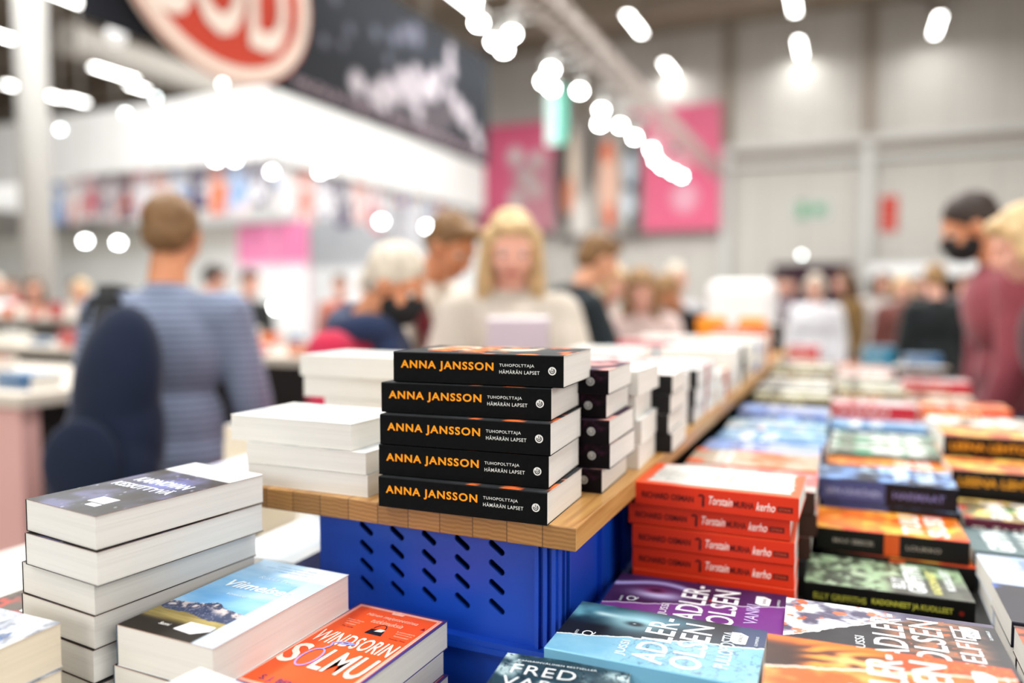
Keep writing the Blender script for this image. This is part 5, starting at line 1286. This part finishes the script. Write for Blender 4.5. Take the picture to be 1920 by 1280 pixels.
    # hair
    def hr(mb):
        M3 = Rh.to_3x3()
        def P(x, y, z): return hc + Rh @ V((x, y, z)) * s
        ell(mb, P(0, -.024, .040), V((.083, .096, .088)) * s, M3)
        if hstyle in ('short', 'crop'):
            ell(mb, P(0, -.055, -.005), V((.073, .062, .070)) * s, M3)
            for sx in (-1, 1): ell(mb, P(sx * .062, -.02, .02), V((.022, .045, .045)) * s, M3)
        if hstyle == 'short': ell(mb, P(0, .045, .088), V((.062, .045, .028)) * s, M3)
        if hstyle == 'long':
            ell(mb, P(0, -.06, -.03), V((.086, .065, .12)) * s, M3)
            for sx in (-1, 1):
                cap(mb, P(sx * .074, .005, .04), P(sx * .088, .01, -.12), .030 * s, .034 * s); cap(mb, P(sx * .088, .01, -.12), P(sx * .095, .02, -.24), .034 * s, .026 * s)
            cap(mb, P(0, -.075, -.05), P(0, -.085, -.22), .075 * s, .055 * s)
            ell(mb, P(0, .042, .085), V((.060, .042, .028)) * s, M3)
        if hstyle == 'bob':
            ell(mb, P(0, -.045, -.02), V((.088, .070, .085)) * s, M3); ell(mb, P(0, .04, .085), V((.062, .045, .03)) * s, M3)
            for sx in (-1, 1): cap(mb, P(sx * .076, .0, .04), P(sx * .082, .01, -.06), .026 * s, .030 * s)
        if hstyle == 'bun':
            ell(mb, P(0, -.055, .0), V((.075, .055, .07)) * s, M3); ell(mb, P(0, -.10, .09), V((.045, .045, .045)) * s, M3)
    blob('hair', hr, max(.006, voxel * .6), hair, r, 3)
    if fine:
        for sx in (-1, 1):
            mb = MB(); mb.ball(hc + Rh @ V((sx * .032, .0705, .004)) * s, .0120 * s, (226, 222, 216), n=10, m=8); mb.ball(hc + Rh @ V((sx * .032, .0795, .001)) * s, .0058 * s, (40, 30, 24), n=8, m=6); mb.build('eye', [M_PRINT], body_)
        if not mask:
            mb = MB(); mb.ball(hc + Rh @ V((0, .086, -.062)) * s, V((.024, .009, .008)) * s, n=12, m=8, M=Rh.to_3x3()); mb.build('lips', [M_LIP], body_)
    if mask:
        def mk(mb):
            M3 = Rh.to_3x3(); ell(mb, hc + Rh @ V((0, .046, -.056)) * s, V((.066, .070, .062)) * s, M3); ell(mb, hc + Rh @ V((0, .098, -.026)) * s, V((.026, .024, .030)) * s, M3)
        blob('face_mask', mk, .007, M_MASK, r, 2)
    tag(r, label, 'person', group)
    r['neck'] = 0; del r['neck']
    return r, dict(up=up, hc=hc, Rh=Rh, arms=arms, s=s, sh=sh, hip=hip)
def ground(p): return (p.x, p.y, 0)

# 1 the man with the navy backpack, back to the camera
sw = C('striped_grey_blue_knit', (146, 160, 186), stripes=((100, 108, 132), .020))
p = at(315, 700, D=2.25)
man, J = person(ground(p), 118, 1.71, 'person seen from behind in a striped grey-blue sweater with a navy backpack', SKIN2, HSB, 'crop', sw, C('terracotta_trousers', (150, 74, 52)), lean=.03, pitch=.12, hands=[(-.27, .10, .86), (.27, .10, .84)], voxel=.010, fine=.008, build=1.05, topname='sweater')
# backpack
up = J['up']
navy = C('navy_nylon', (18, 30, 54)); navy2 = C('dark_strap', (30, 32, 34))
bp_root = empty('backpack', man.location, man.rotation_euler.z)
def bpk(mb):
    c = Vector((-.062, -.235, 1.07)); M = Euler((math.radians(-4), math.radians(8), 0)).to_matrix()
    ell(mb, c + Vector((0, 0, -.08)), Vector((.135, .095, .25)), M); ell(mb, c + Vector((.02, 0, .10)), Vector((.115, .080, .22)), M); ell(mb, c + Vector((-.01, -.03, -.14)), Vector((.145, .095, .16)), M)
bag_ = blob('bag_body', bpk, .010, navy, bp_root, 8)
def pocket(mb): ell(mb, Vector((-.09, -.345, .98)), Vector((.10, .022, .12)))
blob('front_pocket', pocket, .008, navy, bag_, 3)
def strap(mb):
    P = [up((-.10, -.19, .30)), up((-.13, -.145, .42)), up((-.15, -.06, .535)), up((-.15, .04, .53)), up((-.155, .125, .42)), up((-.175, .13, .28)), up((-.20, .03, .15)), up((-.20, -.10, .08)), up((-.16, -.19, .0))]
    for a, b in zip(P, P[1:]):
        for o in (-.02, 0, .02): cap(mb, a + Vector((o, 0, 0)), b + Vector((o, 0, 0)), .011, .011, 8)
blob('shoulder_strap', strap, .007, navy2, bp_root, 2)
def hl(mb):
    P = [Vector((-.04, -.20, 1.34)), Vector((-.05, -.21, 1.40)), Vector((-.11, -.22, 1.40)), Vector((-.13, -.23, 1.34))]
    for a, b in zip(P, P[1:]): cap(mb, a, b, .010, .010, 8)
blob('grab_handle', hl, .006, navy2, bag_, 1)
tag(bp_root, 'large navy backpack slung from the striped-sweater person\'s left shoulder', 'backpack')

# 2 masked woman with grey-blond hair, pink jacket and navy scarf
p = at(605, 700, D=2.25)
person(ground(p), 8, 1.60, 'person with pale short hair, black mask, navy scarf and crimson jacket', SKIN2, HG, 'crop', C('crimson_jacket', (196, 40, 76)), C('black_trousers', (30, 30, 34)), lean=.30, pitch=.35, mask=True, scarf=C('navy_scarf', (36, 50, 82)), hands=[(-.12, .42, 1.08), (.14, .42, 1.08)], voxel=.010, fine=.008, topname='jacket')
# 3 cream fleece with dark red strap
p = at(762, 700, D=2.95)
m3, J3 = person(ground(p), -12, 1.76, 'person with brown hair in a cream fleece with a dark red shoulder strap', SKIN2, HSB, 'short', C('cream_fleece', (226, 218, 206)), C('beige_trousers', (160, 146, 130)), lean=.24, pitch=.45, hood=True, hands=[(-.12, .40, 1.10), (.14, .40, 1.10)], voxel=.010, fine=.008, coat=.014, topname='fleece')
def st3(mb):
    u3 = J3['up']; P = [u3((.12, -.11, .10)), u3((.10, -.14, .30)), u3((.07, -.12, .46)), u3((-.03, -.04, .56)), u3((-.10, .08, .50)), u3((-.13, .145, .30)), u3((-.14, .14, .10))]
    P = [u3((-.02, -.165, .05)), u3((.10, -.16, .25)), u3((.16, -.11, .42)), u3((.17, -.02, .54)), u3((.15, .08, .50)), u3((.10, .15, .33)), u3((.06, .155, .05))]
    for a, b in zip(P, P[1:]):
        for o in (-.024, 0, .024): cap(mb, a + Vector((o, 0, 0)), b + Vector((o, 0, 0)), .016, .016, 8)
blob('shoulder_strap', st3, .009, C('maroon_strap', (104, 22, 34)), m3, 2)
# 4 blonde girl reading
p = at(955, 700, D=2.6)
m4, J4 = person(ground(p), -62, 1.70, 'person with long blond hair in a cream coat reading a pale book', SKIN3, HBL, 'long', C('cream_coat', (206, 198, 186)), C('light_jeans', (120, 140, 170)), lean=.05, pitch=.38, hands=[(-.10, .34, 1.18), (.12, .34, 1.18)], voxel=.010, fine=.008, coat=.018, topname='coat')
def held_book(root, c, w, h, t, tilt, rgb, label, rz=0):
    r_ = empty('held_book', root.matrix_basis @ Vector(c), root.rotation_euler.z + rz); r_.rotation_euler.x = tilt
    mb = MB(); mb.box((-w / 2, -t / 2, 0), (w / 2, -t / 2 + .002, h), rgb); mb.box((-w / 2, t / 2 - .002, 0), (w / 2, t / 2, h), rgb); mb.box((-w / 2, -t / 2, 0), (-w / 2 + .002, t / 2, h), rgb); mb.build('cover', [M_PRINT], r_)
    mb = MB(); mb.box((-w / 2 + .003, -t / 2 + .002, .003), (w / 2 - .002, t / 2 - .002, h - .003), (236, 234, 228)); mb.build('page_block', [M_PRINT], r_)
    tag(r_, label, 'book'); return r_
bpy.context.view_layer.update()
held_book(m4, (.01, .44, 1.13), .17, .23, .03, math.radians(-18), (214, 200, 214), 'pale lilac book held upright by the blond person in the cream coat')
# 5 dark hooded jacket
p = at(1072, 700, D=3.6)
person(ground(p), 38, 1.72, 'person with brown hair in a black jacket with grey hood, seen from behind', SKIN, HSB, 'short', C('black_jacket', (34, 44, 50)), C('black_trousers', (30, 30, 34)), lean=.10, pitch=.35, hood=True, voxel=.014, topname='jacket', hands=[(-.15, .35, 1.0), (.15, .35, 1.0)])
# 6, 7 fair-haired shoppers
p = at(1122, 700, D=4.9)
person(ground(p), -30, 1.62, 'person with pale blond hair in cream, between the black jacket and the pink face', SKIN3, HBL, 'bob', C('cream_coat', (206, 198, 186)), C('beige_trousers', (160, 146, 130)), lean=.12, pitch=.3, voxel=.016, topname='coat')
p = at(1200, 700, D=4.3)
m7, J7 = person(ground(p), -75, 1.60, 'person with light brown hair leaning over, holding a large white sheet', SKIN3, HLB, 'long', C('pale_pink_knit', (226, 202, 196)), C('light_jeans', (120, 140, 170)), lean=.22, pitch=.4, voxel=.016, topname='sweater', hands=[(-.14, .42, 1.05), (.14, .42, 1.05)])
bpy.context.view_layer.update()
held_book(m7, (.10, .52, 1.0), .34, .26, .012, math.radians(-50), (240, 240, 244), 'large white leaflet held by the light-brown-haired person')
p = at(1292, 700, D=4.9)
person(ground(p), -110, 1.62, 'person in a black T-shirt bending over the table', SKIN2, HLB, 'short', C('black_tee', (20, 20, 22)), C('black_trousers', (30, 30, 34)), lean=.34, pitch=.5, voxel=.016, topname='t_shirt', short=True, hands=[(-.2, .42, .98), (.2, .42, .98)])
p = at(1262, 700, D=5.6)
person(ground(p), -60, 1.66, 'person with grey hair behind the one in the black T-shirt', SKIN3, HG, 'crop', C('light_shirt', (214, 214, 222)), C('denim', (70, 90, 120)), voxel=.018, topname='shirt', pitch=.2)
# right-hand group
p = at(1912, 700, D=2.95)
person(ground(p), 186, 1.84, 'person with dark hair, black mask and maroon jacket at the right', SKIN2, HD, 'crop', C('maroon_jacket', (140, 66, 76)), C('blue_jeans', (60, 92, 136)), lean=.16, pitch=.42, mask=True, voxel=.010, fine=.008, coat=.012, hands=[(-.24, .16, .86), (.24, .10, .84)], topname='jacket', build=1.08)
p = at(2030, 700, D=2.35)
person(ground(p), 170, 1.72, 'person with blond hair at the right edge, partly out of frame', SKIN3, HBL, 'bob', C('dark_plum_coat', (70, 28, 36)), C('navy_jeans', (30, 46, 66)), lean=.14, pitch=.4, voxel=.012, hands=[(-.22, .14, .86), (.22, .12, .84)], topname='coat')
p = at(2110, 700, D=1.7)
person(ground(p), 190, 1.45, 'person at the right edge in a pale grey sleeve, mostly out of frame', SKIN3, HLB, 'bob', C('pale_grey_coat', (206, 214, 214)), C('navy_jeans', (30, 46, 66)), lean=.0, voxel=.014, topname='coat', hands=[(-.24, .02, .70), (.24, .02, .70)])
rows_p = [(1450, 8.0, 1.66, HD, 'short', (150, 140, 150), 'person in mauve before the plum hoarding', -60), (1530, 6.8, 1.62, HG, 'bob', (236, 236, 242), 'person in a white shirt before the plum hoarding', -100), (1596, 7.5, 1.68, HB, 'long', (120, 92, 50), 'person with long brown hair in an olive-brown coat', 200),
          (1650, 8.5, 1.70, HB, 'long', (196, 190, 186), 'person with brown hair in pale grey, left of the pink-faced one', -80), (1690, 7.2, 1.62, HBL, 'bob', (110, 64, 58), 'person with fair hair in a brown-red top', -90), (1755, 5.6, 1.66, HLB, 'crop', (24, 30, 32), 'person in a long black coat seen from behind', 100),
          (1800, 9.0, 1.70, HB, 'short', (90, 84, 88), 'person in grey beyond the maroon jacket', -60), (1480, 11.0, 1.72, HD, 'short', (60, 40, 50), 'distant person in plum by the hoarding', -90), (1720, 11.0, 1.72, HD, 'short', (50, 48, 52), 'distant person in charcoal under the awning', -90)]
for px, D, h, hr_, hs, rgb, lab, fc in rows_p:
    p = at(px, 620, D=D)
    person(ground(p), fc, h, lab, SKIN3, hr_, hs, C('top_%d_%d_%d' % rgb, rgb), C('black_trousers', (30, 30, 34)), voxel=.022, pitch=.15, topname='coat', coat=.012, lean=.05)
rows_l = [(388, 6.6, 1.70, HD, 'short', (50, 60, 90), 'person with dark hair just behind the backpack wearer', 60), (463, 6.6, 1.66, HD, 'short', (26, 30, 32), 'person in black by the maroon-skirted table', -20), (68, 8.0, 1.62, HB, 'long', (196, 140, 120), 'person with reddish brown hair at the far left shelves', -40),
          (150, 9.6, 1.66, HD, 'short', (60, 74, 100), 'person in navy at the far left shelves', -60), (160, 8.2, 1.60, HBL, 'long', (226, 150, 96), 'person with blond hair in orange near the backpack wearer', -60), (-12, 8.3, 1.66, HG, 'bob', (232, 232, 236), 'person in white at the left edge', -10), (30, 9.6, 1.66, HB, 'short', (200, 40, 60), 'person in red at the left edge', -60),
          (690, 6.8, 1.66, HBL, 'bob', (232, 228, 224), 'person with pale hair in cream behind the masked one', -40), (640, 8.0, 1.66, HB, 'short', (190, 110, 90), 'distant person in salmon behind the white stacks', -60)]
for px, D, h, hr_, hs, rgb, lab, fc in rows_l:
    p = at(px, 620, D=D)
    person(ground(p), fc, h, lab, SKIN3, hr_, hs, C('top_%d_%d_%d' % rgb, rgb), C('black_trousers', (30, 30, 34)), voxel=.022, pitch=.15, topname='coat', lean=.05)

for r_ in BOOKS:
    if len(r_['label'].split()) > 16: r_['label'] = r_['label'].replace(' of the stack', '').replace('paperback on the ', '')
# ------------------------------------------------------------------ the many distant paperbacks beyond the nearest three hundred
bpy.context.view_layer.update()
far_ = sorted(BOOKS, key=lambda r_: (r_.matrix_world.translation - Vector((0, 0, EYE))).length)[298:]
ms = []
for r_ in far_:
    M = r_.matrix_world.copy()
    for ch in list(r_.children):
        ch.parent = None; ch.matrix_world = M; ms.append(ch)
    bpy.data.objects.remove(r_)
act = bpy.data.objects.new('distant_paperbacks', ms[0].data.copy()); COL.objects.link(act); act.matrix_world = ms[0].matrix_world.copy(); bpy.data.objects.remove(ms[0])
bpy.context.view_layer.update()
for o in bpy.context.view_layer.objects: o.select_set(False)
for o in ms[1:]: o.select_set(True)
act.select_set(True); bpy.context.view_layer.objects.active = act
bpy.ops.object.join()
act.select_set(False)
tag(act, 'the many small blurred paperbacks on the far tables and shelves', 'books', None, 'stuff')
